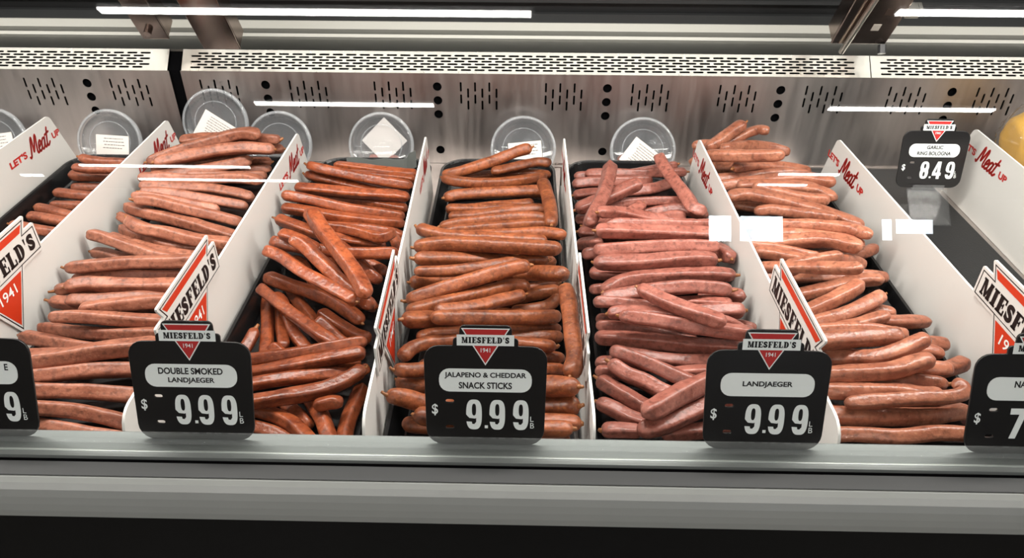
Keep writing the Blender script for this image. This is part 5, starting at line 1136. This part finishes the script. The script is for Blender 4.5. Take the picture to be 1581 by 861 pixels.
  ('f39', 0.0081, [(0.0826, 0.6395, -0.5107), (0.1025, 0.6384, -0.5099), (0.1223, 0.6354, -0.5092), (0.1420, 0.6321, -0.5085), (0.1616, 0.6284, -0.5077), (0.1812, 0.6246, -0.5070), (0.2009, 0.6213, -0.5063), (0.2207, 0.6192, -0.5055), (0.2406, 0.6175, -0.5047)], ''),
  ('f42', 0.0068, [(0.0803, 0.5990, -0.5120), (0.1007, 0.5982, -0.5120), (0.1209, 0.5981, -0.5101), (0.1403, 0.5927, -0.5085)], ''),
  ('f42b', 0.0068, [(0.0788, 0.5821, -0.5090), (0.0950, 0.5827, -0.5108), (0.1113, 0.5824, -0.5122), (0.1272, 0.5797, -0.5128)], ''),
  ('f40', 0.0069, [(0.0968, 0.6188, -0.5123), (0.1160, 0.6141, -0.5121), (0.1352, 0.6094, -0.5116), (0.1543, 0.6046, -0.5109), (0.1738, 0.6017, -0.5102), (0.1935, 0.6017, -0.5096), (0.2132, 0.6024, -0.5089), (0.2329, 0.6029, -0.5087), (0.2523, 0.6034, -0.5121)], ''),
  ('f41', 0.0068, [(0.1532, 0.5817, -0.5120), (0.1735, 0.5843, -0.5110), (0.1939, 0.5851, -0.5100), (0.2143, 0.5854, -0.5090), (0.2348, 0.5855, -0.5086), (0.2552, 0.5856, -0.5084)], ''),
  ('f43', 0.0077, [(0.0949, 0.5997, -0.4961), (0.1130, 0.5927, -0.4967), (0.1301, 0.5833, -0.4973), (0.1464, 0.5727, -0.4978), (0.1625, 0.5618, -0.4985), (0.1794, 0.5522, -0.4993), (0.1974, 0.5464, -0.5031), (0.2160, 0.5468, -0.5081), (0.2353, 0.5466, -0.5101)], ''),
  ('f44', 0.0074, [(0.0916, 0.5794, -0.4934), (0.1072, 0.5674, -0.4984), (0.1266, 0.5612, -0.5035), (0.1448, 0.5518, -0.5086), (0.1642, 0.5448, -0.5091)], 's'),
  ('f45', 0.0074, [(0.0799, 0.5671, -0.5054), (0.0945, 0.5552, -0.5071), (0.1093, 0.5436, -0.5089), (0.1245, 0.5326, -0.5107), (0.1412, 0.5263, -0.5087), (0.1564, 0.5160, -0.5104)], 's'),
  ('f46', 0.0068, [(0.0771, 0.5405, -0.5120), (0.0942, 0.5296, -0.5120), (0.1102, 0.5172, -0.5120), (0.1292, 0.5102, -0.5120)], 's'),
  ('f47', 0.0068, [(0.0786, 0.5015, -0.5120), (0.0916, 0.5016, -0.5110), (0.1046, 0.5001, -0.5100), (0.1174, 0.4980, -0.5090)], 's'),
  ('f50', 0.0068, [(0.1344, 0.4966, -0.5120), (0.1548, 0.5009, -0.5120), (0.1754, 0.5038, -0.5120), (0.1960, 0.5070, -0.5120), (0.2166, 0.5103, -0.5120), (0.2371, 0.5135, -0.5120), (0.2577, 0.5168, -0.5120)], ''),
  ('f49', 0.0080, [(0.1091, 0.4868, -0.4958), (0.1274, 0.4909, -0.4958), (0.1441, 0.4996, -0.4958), (0.1603, 0.5091, -0.4958), (0.1765, 0.5186, -0.4958), (0.1931, 0.5275, -0.4958), (0.2096, 0.5363, -0.4950), (0.2259, 0.5448, -0.4914), (0.2424, 0.5536, -0.4900)], ''),
  ('f48', 0.0089, [(0.1127, 0.4877, -0.4769), (0.1277, 0.4992, -0.4784), (0.1421, 0.5115, -0.4798), (0.1570, 0.5230, -0.4812), (0.1724, 0.5339, -0.4825), (0.1882, 0.5444, -0.4839), (0.2044, 0.5541, -0.4853), (0.2207, 0.5637, -0.4863), (0.2370, 0.5733, -0.4867)], ''),
 ],
 'G': [
  ('g1', 0.0074, [(0.2718, 1.1035, -0.4904), (0.2860, 1.1092, -0.4904), (0.3011, 1.1113, -0.4904), (0.3165, 1.1121, -0.4904)], ''),
  ('g3', 0.0076, [(0.3086, 1.0921, -0.4902), (0.3250, 1.0981, -0.4830), (0.3413, 1.1043, -0.4759), (0.3581, 1.1095, -0.4689), (0.3733, 1.1052, -0.4617), (0.3789, 1.0878, -0.4572)], ''),
  ('g2', 0.0090, [(0.2851, 1.0705, -0.4798), (0.3024, 1.0783, -0.4726), (0.3178, 1.0898, -0.4660), (0.3334, 1.1009, -0.4595), (0.3504, 1.1098, -0.4528)], 'e'),
  ('g5', 0.0085, [(0.2733, 1.1118, -0.5223), (0.2858, 1.0989, -0.5136), (0.2976, 1.0850, -0.5054), (0.3099, 1.0713, -0.4974), (0.3219, 1.0574, -0.4893)], ''),
  ('g4', 0.0083, [(0.3003, 1.0392, -0.4655), (0.3144, 1.0517, -0.4692), (0.3285, 1.0642, -0.4728), (0.3430, 1.0763, -0.4766), (0.3583, 1.0872, -0.4806), (0.3747, 1.0963, -0.4850), (0.3918, 1.1034, -0.4899), (0.4099, 1.1061, -0.4954), (0.4281, 1.1052, -0.5015)], ''),
  ('g6', 0.0090, [(0.2747, 1.0354, -0.4738), (0.2895, 1.0235, -0.4689), (0.3050, 1.0121, -0.4639), (0.3215, 1.0020, -0.4594), (0.3378, 0.9917, -0.4543), (0.3543, 0.9819, -0.4491), (0.3707, 0.9719, -0.4438)], ''),
  ('g7', 0.0078, [(0.2810, 1.0571, -0.5050), (0.2989, 1.0495, -0.5021), (0.3171, 1.0430, -0.4991), (0.3362, 1.0399, -0.4960)], ''),
  ('g8', 0.0077, [(0.3119, 1.0045, -0.4811), (0.3277, 1.0186, -0.4843), (0.3458, 1.0290, -0.4877), (0.3651, 1.0372, -0.4915), (0.3851, 1.0437, -0.4952), (0.4054, 1.0488, -0.4992), (0.4262, 1.0509, -0.5036), (0.4470, 1.0522, -0.5081)], 's'),
  ('g9', 0.0079, [(0.2795, 1.0085, -0.5019), (0.2987, 1.0104, -0.5012), (0.3179, 1.0122, -0.5004), (0.3371, 1.0146, -0.4997), (0.3561, 1.0183, -0.4990), (0.3748, 1.0229, -0.4983), (0.3940, 1.0253, -0.4975), (0.4130, 1.0226, -0.4967), (0.4316, 1.0174, -0.4959)], ''),
  ('g10', 0.0085, [(0.2756, 0.9874, -0.5043), (0.2957, 0.9890, -0.5016), (0.3158, 0.9907, -0.4991), (0.3359, 0.9925, -0.4965), (0.3560, 0.9941, -0.4939), (0.3762, 0.9935, -0.4912), (0.3961, 0.9909, -0.4885), (0.4151, 0.9844, -0.4857), (0.4313, 0.9726, -0.4830), (0.4465, 0.9593, -0.4803)], ''),
  ('g11', 0.0071, [(0.3122, 0.9748, -0.4937), (0.3331, 0.9759, -0.4925), (0.3540, 0.9762, -0.4912), (0.3744, 0.9723, -0.4899), (0.3949, 0.9685, -0.4885), (0.4151, 0.9649, -0.4898), (0.4342, 0.9598, -0.4965), (0.4530, 0.9547, -0.5035)], ''),
  ('g12', 0.0079, [(0.3509, 0.9583, -0.4892), (0.3689, 0.9539, -0.4841), (0.3883, 0.9518, -0.4847), (0.4076, 0.9489, -0.4854), (0.4249, 0.9410, -0.4862), (0.4346, 0.9240, -0.4869)], ''),
  ('g13', 0.0083, [(0.3282, 0.9553, -0.4835), (0.3453, 0.9425, -0.4829), (0.3625, 0.9299, -0.4823), (0.3802, 0.9180, -0.4817), (0.4004, 0.9113, -0.4811), (0.4215, 0.9084, -0.4805)], ''),
  ('g15', 0.0084, [(0.2960, 0.9472, -0.5074), (0.3143, 0.9416, -0.5074), (0.3326, 0.9361, -0.5074), (0.3509, 0.9305, -0.5074), (0.3691, 0.9250, -0.5074), (0.3874, 0.9195, -0.5074), (0.4057, 0.9139, -0.5074), (0.4239, 0.9084, -0.5074), (0.4422, 0.9028, -0.5074)], ''),
  ('g14', 0.0086, [(0.2848, 0.9150, -0.4832), (0.3005, 0.9254, -0.4832), (0.3191, 0.9262, -0.4832), (0.3368, 0.9193, -0.4832), (0.3539, 0.9110, -0.4832), (0.3706, 0.9017, -0.4832), (0.3866, 0.8914, -0.4832), (0.4020, 0.8802, -0.4832), (0.4164, 0.8678, -0.4832), (0.4293, 0.8538, -0.4832), (0.4416, 0.8392, -0.4832)], ''),
  ('g16', 0.0075, [(0.3194, 0.9014, -0.4963), (0.3406, 0.9004, -0.4921), (0.3582, 0.8883, -0.4878), (0.3756, 0.8755, -0.4838), (0.3928, 0.8625, -0.4796), (0.4099, 0.8496, -0.4753)], ''),
  ('g17', 0.0082, [(0.2956, 0.8707, -0.4986), (0.3152, 0.8656, -0.4952), (0.3348, 0.8603, -0.4918), (0.3541, 0.8544, -0.4884), (0.3734, 0.8481, -0.4850), (0.3920, 0.8400, -0.4815), (0.4098, 0.8304, -0.4782), (0.4243, 0.8166, -0.4746), (0.4330, 0.7984, -0.4716)], ''),
  ('g20', 0.0070, [(0.3231, 0.7972, -0.5036), (0.3433, 0.8002, -0.5088), (0.3639, 0.8058, -0.5088), (0.3845, 0.8114, -0.5088), (0.4050, 0.8154, -0.5088), (0.4263, 0.8145, -0.5088), (0.4462, 0.8217, -0.5088), (0.4634, 0.8343, -0.5088)], 'e'),
  ('g18', 0.0068, [(0.2994, 0.8389, -0.4970), (0.3193, 0.8394, -0.4951), (0.3392, 0.8390, -0.4932), (0.3587, 0.8351, -0.4912), (0.3773, 0.8280, -0.4892), (0.3955, 0.8199, -0.4871), (0.4131, 0.8107, -0.4850), (0.4306, 0.8016, -0.4878)], ''),
  ('g19', 0.0089, [(0.2904, 0.8151, -0.4981), (0.3098, 0.8134, -0.4949), (0.3295, 0.8142, -0.4920), (0.3493, 0.8141, -0.4891), (0.3688, 0.8116, -0.4861), (0.3875, 0.8057, -0.4830), (0.4029, 0.7936, -0.4799), (0.4162, 0.7790, -0.4769)], ''),
  ('g21', 0.0068, [(0.2817, 0.8026, -0.4880), (0.2995, 0.7989, -0.4886), (0.3171, 0.7949, -0.4892), (0.3344, 0.7894, -0.4898), (0.3515, 0.7836, -0.4904), (0.3687, 0.7780, -0.4910)], ''),
  ('g22', 0.0068, [(0.2888, 0.7856, -0.4880), (0.3090, 0.7811, -0.4880), (0.3286, 0.7742, -0.4880), (0.3480, 0.7665, -0.4880)], ''),
  ('g23', 0.0068, [(0.2961, 0.7299, -0.4788), (0.3151, 0.7324, -0.4799), (0.3321, 0.7414, -0.4779), (0.3487, 0.7506, -0.4783), (0.3653, 0.7593, -0.4834), (0.3816, 0.7685, -0.4887), (0.3978, 0.7779, -0.4937), (0.4145, 0.7854, -0.4997), (0.4315, 0.7880, -0.5085)], ''),
  ('g24', 0.0069, [(0.3062, 0.7219, -0.4669), (0.3240, 0.7283, -0.4669), (0.3418, 0.7346, -0.4669), (0.3599, 0.7402, -0.4669), (0.3781, 0.7455, -0.4669)], ''),
  ('g25', 0.0070, [(0.2754, 0.7266, -0.4728), (0.2904, 0.7157, -0.4654), (0.3052, 0.7045, -0.4577), (0.3189, 0.6924, -0.4496), (0.3330, 0.6803, -0.4422), (0.3450, 0.6666, -0.4338), (0.3575, 0.6539, -0.4248)], ''),
  ('g26', 0.0074, [(0.2985, 0.7600, -0.5084), (0.3180, 0.7602, -0.5084), (0.3376, 0.7604, -0.5084), (0.3571, 0.7608, -0.5084), (0.3766, 0.7613, -0.5084), (0.3961, 0.7625, -0.5084), (0.4156, 0.7645, -0.5084), (0.4349, 0.7665, -0.5099), (0.4538, 0.7685, -0.5136)], ''),
  ('g27', 0.0082, [(0.3230, 0.7149, -0.5046), (0.3420, 0.7215, -0.5041), (0.3610, 0.7281, -0.5036), (0.3797, 0.7352, -0.5031), (0.3981, 0.7434, -0.5026), (0.4175, 0.7481, -0.5021), (0.4375, 0.7479, -0.5016)], ''),
  ('g29', 0.0083, [(0.3181, 0.6814, -0.5075), (0.3352, 0.6896, -0.5045), (0.3523, 0.6977, -0.5014), (0.3691, 0.7062, -0.4984), (0.3856, 0.7155, -0.4953), (0.4007, 0.7270, -0.4925)], ''),
  ('g31', 0.0068, [(0.3225, 0.6632, -0.5057), (0.3391, 0.6735, -0.5090), (0.3587, 0.6777, -0.5090), (0.3788, 0.6795, -0.5090), (0.3981, 0.6854, -0.5090), (0.4160, 0.6947, -0.5090), (0.4285, 0.6865, -0.5090)], ''),
  ('g30', 0.0081, [(0.3185, 0.6480, -0.4927), (0.3359, 0.6548, -0.4927), (0.3531, 0.6623, -0.4927), (0.3694, 0.6716, -0.4927), (0.3851, 0.6817, -0.4927), (0.4007, 0.6921, -0.4927), (0.4159, 0.7030, -0.4927)], 'e'),
  ('g33', 0.0073, [(0.3362, 0.6535, -0.5099), (0.3546, 0.6578, -0.5094), (0.3728, 0.6621, -0.5060), (0.3904, 0.6664, -0.5023), (0.4091, 0.6681, -0.5047), (0.4277, 0.6712, -0.5070), (0.4462, 0.6746, -0.5092), (0.4647, 0.6784, -0.5115)], 'e'),
  ('g32', 0.0071, [(0.2762, 0.6106, -0.5071), (0.2922, 0.6217, -0.5065), (0.3109, 0.6286, -0.5050), (0.3294, 0.6353, -0.5015), (0.3468, 0.6410, -0.4937), (0.3662, 0.6453, -0.4916), (0.3850, 0.6519, -0.4896), (0.4039, 0.6584, -0.4877)], ''),
  ('g34', 0.0068, [(0.3112, 0.6262, -0.4850), (0.3313, 0.6272, -0.4842), (0.3515, 0.6271, -0.4833), (0.3716, 0.6252, -0.4824), (0.3913, 0.6231, -0.4846), (0.4099, 0.6257, -0.4892)], ''),
  ('g37', 0.0077, [(0.4007, 0.6249, -0.5094), (0.4222, 0.6324, -0.5088), (0.4446, 0.6377, -0.5098), (0.4663, 0.6358, -0.5111)], ''),
  ('g35', 0.0086, [(0.2822, 0.5982, -0.4805), (0.3010, 0.6000, -0.4803), (0.3198, 0.6019, -0.4797), (0.3386, 0.6038, -0.4791), (0.3573, 0.6057, -0.4785), (0.3761, 0.6076, -0.4779), (0.3950, 0.6090, -0.4772)], ''),
  ('g39', 0.0073, [(0.3249, 0.6152, -0.5084), (0.3440, 0.6067, -0.5037), (0.3641, 0.6010, -0.5025), (0.3850, 0.6062, -0.5025), (0.4060, 0.6115, -0.5025), (0.4270, 0.6166, -0.5025), (0.4461, 0.6086, -0.5025)], ''),
  ('g41', 0.0076, [(0.3212, 0.5726, -0.5055), (0.3390, 0.5779, -0.5098), (0.3572, 0.5833, -0.5100), (0.3753, 0.5888, -0.5097), (0.3935, 0.5913, -0.5067), (0.4113, 0.5853, -0.5049), (0.4297, 0.5849, -0.5039), (0.4475, 0.5914, -0.5031), (0.4649, 0.5992, -0.5022)], ''),
  ('g38', 0.0077, [(0.2946, 0.6060, -0.5079), (0.3127, 0.6041, -0.5053), (0.3294, 0.5975, -0.4994), (0.3460, 0.5909, -0.4931), (0.3625, 0.5842, -0.4868), (0.3800, 0.5856, -0.4806), (0.3971, 0.5913, -0.4748), (0.4144, 0.5963, -0.4691)], ''),
  ('g40', 0.0076, [(0.3708, 0.5752, -0.4987), (0.3904, 0.5740, -0.4902), (0.4120, 0.5730, -0.4902), (0.4336, 0.5724, -0.4902)], ''),
  ('g43', 0.0077, [(0.3376, 0.5691, -0.4941), (0.3565, 0.5596, -0.4960), (0.3780, 0.5586, -0.4950), (0.3994, 0.5573, -0.4941), (0.4204, 0.5532, -0.4931)], 'e'),
  ('g42', 0.0083, [(0.2778, 0.5668, -0.4909), (0.2949, 0.5599, -0.4896), (0.3136, 0.5576, -0.4865), (0.3323, 0.5558, -0.4833), (0.3510, 0.5547, -0.4803), (0.3696, 0.5565, -0.4773), (0.3875, 0.5624, -0.4745), (0.4060, 0.5658, -0.4715)], ''),
  ('g44', 0.0082, [(0.2856, 0.5392, -0.4926), (0.3063, 0.5396, -0.4926), (0.3270, 0.5401, -0.4926), (0.3477, 0.5407, -0.4926), (0.3684, 0.5406, -0.4926), (0.3886, 0.5379, -0.4940), (0.4090, 0.5362, -0.4918)], ''),
  ('g45', 0.0068, [(0.3078, 0.5214, -0.4910), (0.3271, 0.5219, -0.4892), (0.3464, 0.5224, -0.4875), (0.3657, 0.5229, -0.4857), (0.3850, 0.5233, -0.4840), (0.4042, 0.5228, -0.4822), (0.4216, 0.5298, -0.4807), (0.4171, 0.5439, -0.4790)], ''),
  ('g47', 0.0075, [(0.2774, 0.4997, -0.5113), (0.2962, 0.5001, -0.5105), (0.3149, 0.5000, -0.5097), (0.3336, 0.4981, -0.5089), (0.3523, 0.4966, -0.5081), (0.3709, 0.4981, -0.5073), (0.3895, 0.5005, -0.5065), (0.4082, 0.4993, -0.5057), (0.4268, 0.4969, -0.5051)], ''),
  ('g46', 0.0084, [(0.2847, 0.5256, -0.5074), (0.3036, 0.5229, -0.5074), (0.3227, 0.5214, -0.5074), (0.3418, 0.5213, -0.5074), (0.3609, 0.5217, -0.5074), (0.3799, 0.5228, -0.5074), (0.3988, 0.5257, -0.5074), (0.4175, 0.5295, -0.5074), (0.4365, 0.5312, -0.5074)], 'e'),
 ],
}
NOUN = {'B': ('smoked_sausage', 'smoked sausage', 'nearly empty tray'), 'C': ('smoked_sausage', 'reddish sausage', 'heaped tray ending in E'), 'D': ('landjaeger_sausage', 'dark landjaeger', 'Double Smoked tray'),
        'E': ('snack_stick', 'brown snack stick', 'Jalapeno Cheddar tray'), 'F': ('landjaeger_sausage', 'pink landjaeger', 'plain Landjaeger tray'), 'G': ('wiener', 'wiener', 'tray beside the mat')}
NOTE = {'d20': 'dark landjaeger lying aslant on top of the others in the Double Smoked tray', 'e28': 'brown snack stick lying lengthwise beside the divider near the front of its tray',
        'e11': 'brown snack stick lying lengthwise beside the tray rim near the back', 'e1': 'brown snack stick tilted up over the tray rim before a cup label',
        'f16': 'pink landjaeger propped lengthwise across the back of its tray, string at its top', 'f15': 'pink landjaeger leaning from the cup down to the white divider',
        'f35': 'pink landjaeger lying aslant over crosswise ones, middle of the plain Landjaeger tray', 'g45': 'wiener with a hooked end near the front of the tray beside the mat',
        'd8': 'dark landjaeger with a bent-up tip near the back of the Double Smoked tray', 'g2': 'wiener pointing highest up against the steel panel behind its tray',
        'g3': 'wiener with a drooping tip, next to the highest one against the panel', 'd22': 'dark landjaeger with shiny wrinkled tip lying aslant in mid Double Smoked tray',
        'f48': 'pink landjaeger with blunt end toward the divider, laid over others at the front', 'f49': 'pink landjaeger just in front of the blunt-ended one, partly behind the price tag',
        'd36': 'dark landjaeger curving upward at its end near the front of the Double Smoked tray', 'c2': 'reddish sausage lying topmost at the back of the heaped tray',
        'e19': 'thick brown snack stick lying aslant across mid Jalapeno Cheddar tray'}
ORD = ['first', 'second', 'third', 'fourth', 'fifth', 'sixth', 'seventh', 'eighth', 'ninth', 'tenth', 'eleventh', 'twelfth', 'thirteenth', 'fourteenth', 'fifteenth', 'sixteenth', 'seventeenth', 'eighteenth', 'nineteenth', 'twentieth',
       'twenty-first', 'twenty-second', 'twenty-third', 'twenty-fourth', 'twenty-fifth', 'twenty-sixth', 'twenty-seventh', 'twenty-eighth', 'twenty-ninth', 'thirtieth', 'thirty-first', 'thirty-second', 'thirty-third', 'thirty-fourth', 'thirty-fifth',
       'thirty-sixth', 'thirty-seventh', 'thirty-eighth', 'thirty-ninth', 'fortieth', 'forty-first', 'forty-second', 'forty-third', 'forty-fourth', 'forty-fifth', 'forty-sixth', 'forty-seventh', 'forty-eighth', 'forty-ninth', 'fiftieth', 'fifty-first', 'fifty-second', 'fifty-third', 'fifty-fourth']
SQUARE = {'B': .5, 'C': 2.3, 'D': 1.7, 'E': .45, 'F': 2.4, 'G': .7}
SEG = 22


def sausage(sid, kind, r, pts, tips, rnd):
    P = [Vector(p) + Vector((0, 0, ZC)) for p in pts]
    cen = sum(P, Vector()) / len(P)
    q = catmull([tuple(p - cen) for p in P], 30)
    ln = sum((b - a).length for a, b in zip(q, q[1:]))
    # extra rings in the rounded ends
    pos = [0, .04, .13, .28, .5, .8, 1.15]
    cap = 1.25 * r
    ss = [p * cap for p in pos]
    mid = max(12, int(ln / .007))
    body = [ss[-1] + (ln - 2 * ss[-1]) * k / mid for k in range(1, mid)]
    ss = ss + body + [ln - p * cap for p in reversed(pos)]
    cum = [0]
    for a, b in zip(q, q[1:]): cum.append(cum[-1] + (b - a).length)

    def at(s):
        i = 0
        while i < len(q) - 2 and cum[i + 1] < s: i += 1
        t = (s - cum[i]) / max(cum[i + 1] - cum[i], 1e-9)
        return q[i].lerp(q[i + 1], t)
    bm = bmesh.new()
    sd = Vector((rnd.uniform(0, 90), rnd.uniform(0, 90), rnd.uniform(0, 90)))
    phase = rnd.uniform(0, 6.28); twist = rnd.uniform(-.9, .9) * ln / .15
    sq = SQUARE[kind] * rnd.uniform(.6, 1.15)
    flat = 1 - rnd.uniform(.02, .13)
    taper = (rnd.uniform(.84, 1.04), rnd.uniform(.84, 1.04))
    up = Vector((0, 0, 1))
    rings = []
    for s in ss:
        c = at(s); t = (at(min(s + .002, ln)) - at(max(s - .002, 0))).normalized()
        side = t.cross(up)
        if side.length < .1: side = t.cross(Vector((0, 1, 0)))
        side.normalize(); nn = side.cross(t)
        e = min(s, ln - s)
        k = math.sqrt(max(0.0, 1 - max(0, 1 - e / cap) ** 2.4)) if e < cap else 1.0
        k = max(k, .10)
        tp = taper[0] if s < ln / 2 else taper[1]
        k *= 1 - (1 - tp) * max(0, 1 - e / (3.2 * r)) ** 1.5
        k *= 1 + .05 * noise.noise(Vector((s * 38, 0, 0)) + sd)
        ring = []
        for j in range(SEG):
            a = 2 * math.pi * j / SEG
            w = a - phase - twist * s / ln
            # pressed sides: four soft flats
            sh = 1 / (abs(math.cos(w)) ** (2 + 2.2 * sq) + abs(math.sin(w)) ** (2 + 2.2 * sq)) ** (1 / (2 + 2.2 * sq))
            sh = 1 + (sh - 1) * 1.0 - .045 * sq
            rad = 1.07 * r * k * sh * (1 + .065 * noise.noise(Vector((math.cos(a) * 1.3, math.sin(a) * 1.3, s * 55)) + sd) + .014 * noise.noise(Vector((math.cos(a) * 5, math.sin(a) * 5, s * 130)) + sd))
            ring.append(bm.verts.new(c + side * rad * math.cos(a) + nn * rad * flat * math.sin(a)))
        rings.append(ring)
    for a, b in zip(rings, rings[1:]):
        for j in range(SEG): bm.faces.new((a[j], a[(j + 1) % SEG], b[(j + 1) % SEG], b[j]))
    bm.faces.new(rings[0][::-1]); bm.faces.new(rings[-1])
    o = obj(NOUN[kind][0], bm_mesh(NOUN[kind][0], bm, True), SM[kind], None, cen)
    for ch in tips:
        p0, p1 = (q[0], q[1]) if ch == 's' else (q[-1], q[-2])
        d = (p0 - p1).normalized()
        b2 = bmesh.new()
        L_ = rnd.uniform(.0022, .0045)
        bend = Vector((rnd.uniform(-.5, .5), rnd.uniform(-.5, .5), rnd.uniform(-.1, .7))) * L_
        pts2 = [p0 - d * .0022, p0 + d * .0006, p0 + d * L_ * .5 + bend * .3, p0 + d * L_ + bend]
        rr = rnd.uniform(.8, 1.15)
        tube(b2, pts2, [.0030 * rr, .0022 * rr, .0018 * rr, .0016 * rr], 7)
        tp_ = obj('casing_tip', bm_mesh('casing_tip', b2, True), TIP, o)
        tp_['label'] = 'twisted yellowish casing tip'
    return o


for kind, items in DATA.items():
    nm, noun, place = NOUN[kind]
    order = sorted(items, key=lambda t: -sum(p[1] for p in t[2]) / len(t[2]))
    for rank, (sid, r, pts, tips) in enumerate(order):
        rnd = random.Random(sid)
        o = sausage(sid, kind, r, pts, tips, rnd)
        d = [pts[-1][i] - pts[0][i] for i in range(2)]
        a = abs(math.degrees(math.atan2(d[1], d[0]))) % 180
        a = min(a, 180 - a)
        how = 'lying crosswise' if a < 22 else ('lying aslant' if a < 58 else 'lying lengthwise')
        lab = NOTE.get(sid) or '%s in the %s, %s from the back, %s' % (noun, place, ORD[rank], how)
        tag(o, lab, 'sausage', '%ss in the %s' % (noun, place))

# ------------------------------------------------------------------ soft contact: a sausage is dented where it presses on another
from mathutils.bvhtree import BVHTree
done = []
for o in [o for o in COL.objects if o.get('category') == 'sausage']:
    me = o.data; lo_ = o.location
    vs = [v.co + lo_ for v in me.vertices]
    for rep in range(2):
        mn = [min(v[i] for v in vs) for i in range(3)]; mx = [max(v[i] for v in vs) for i in range(3)]
        for tree, a, b in done:
            if any(mn[i] > b[i] or a[i] > mx[i] for i in range(3)): continue
            for k, v in enumerate(vs):
                if any(v[i] > b[i] + .001 or v[i] < a[i] - .001 for i in range(3)): continue
                l, n, ix, ds = tree.find_nearest(v, .006)
                if l is not None and (v - l).dot(n) < .0002: vs[k] = l + n * .0003
    for v, c in zip(me.vertices, vs): v.co = c - lo_
    done.append((BVHTree.FromPolygons(vs, [p.vertices[:] for p in me.polygons]), mn, mx))
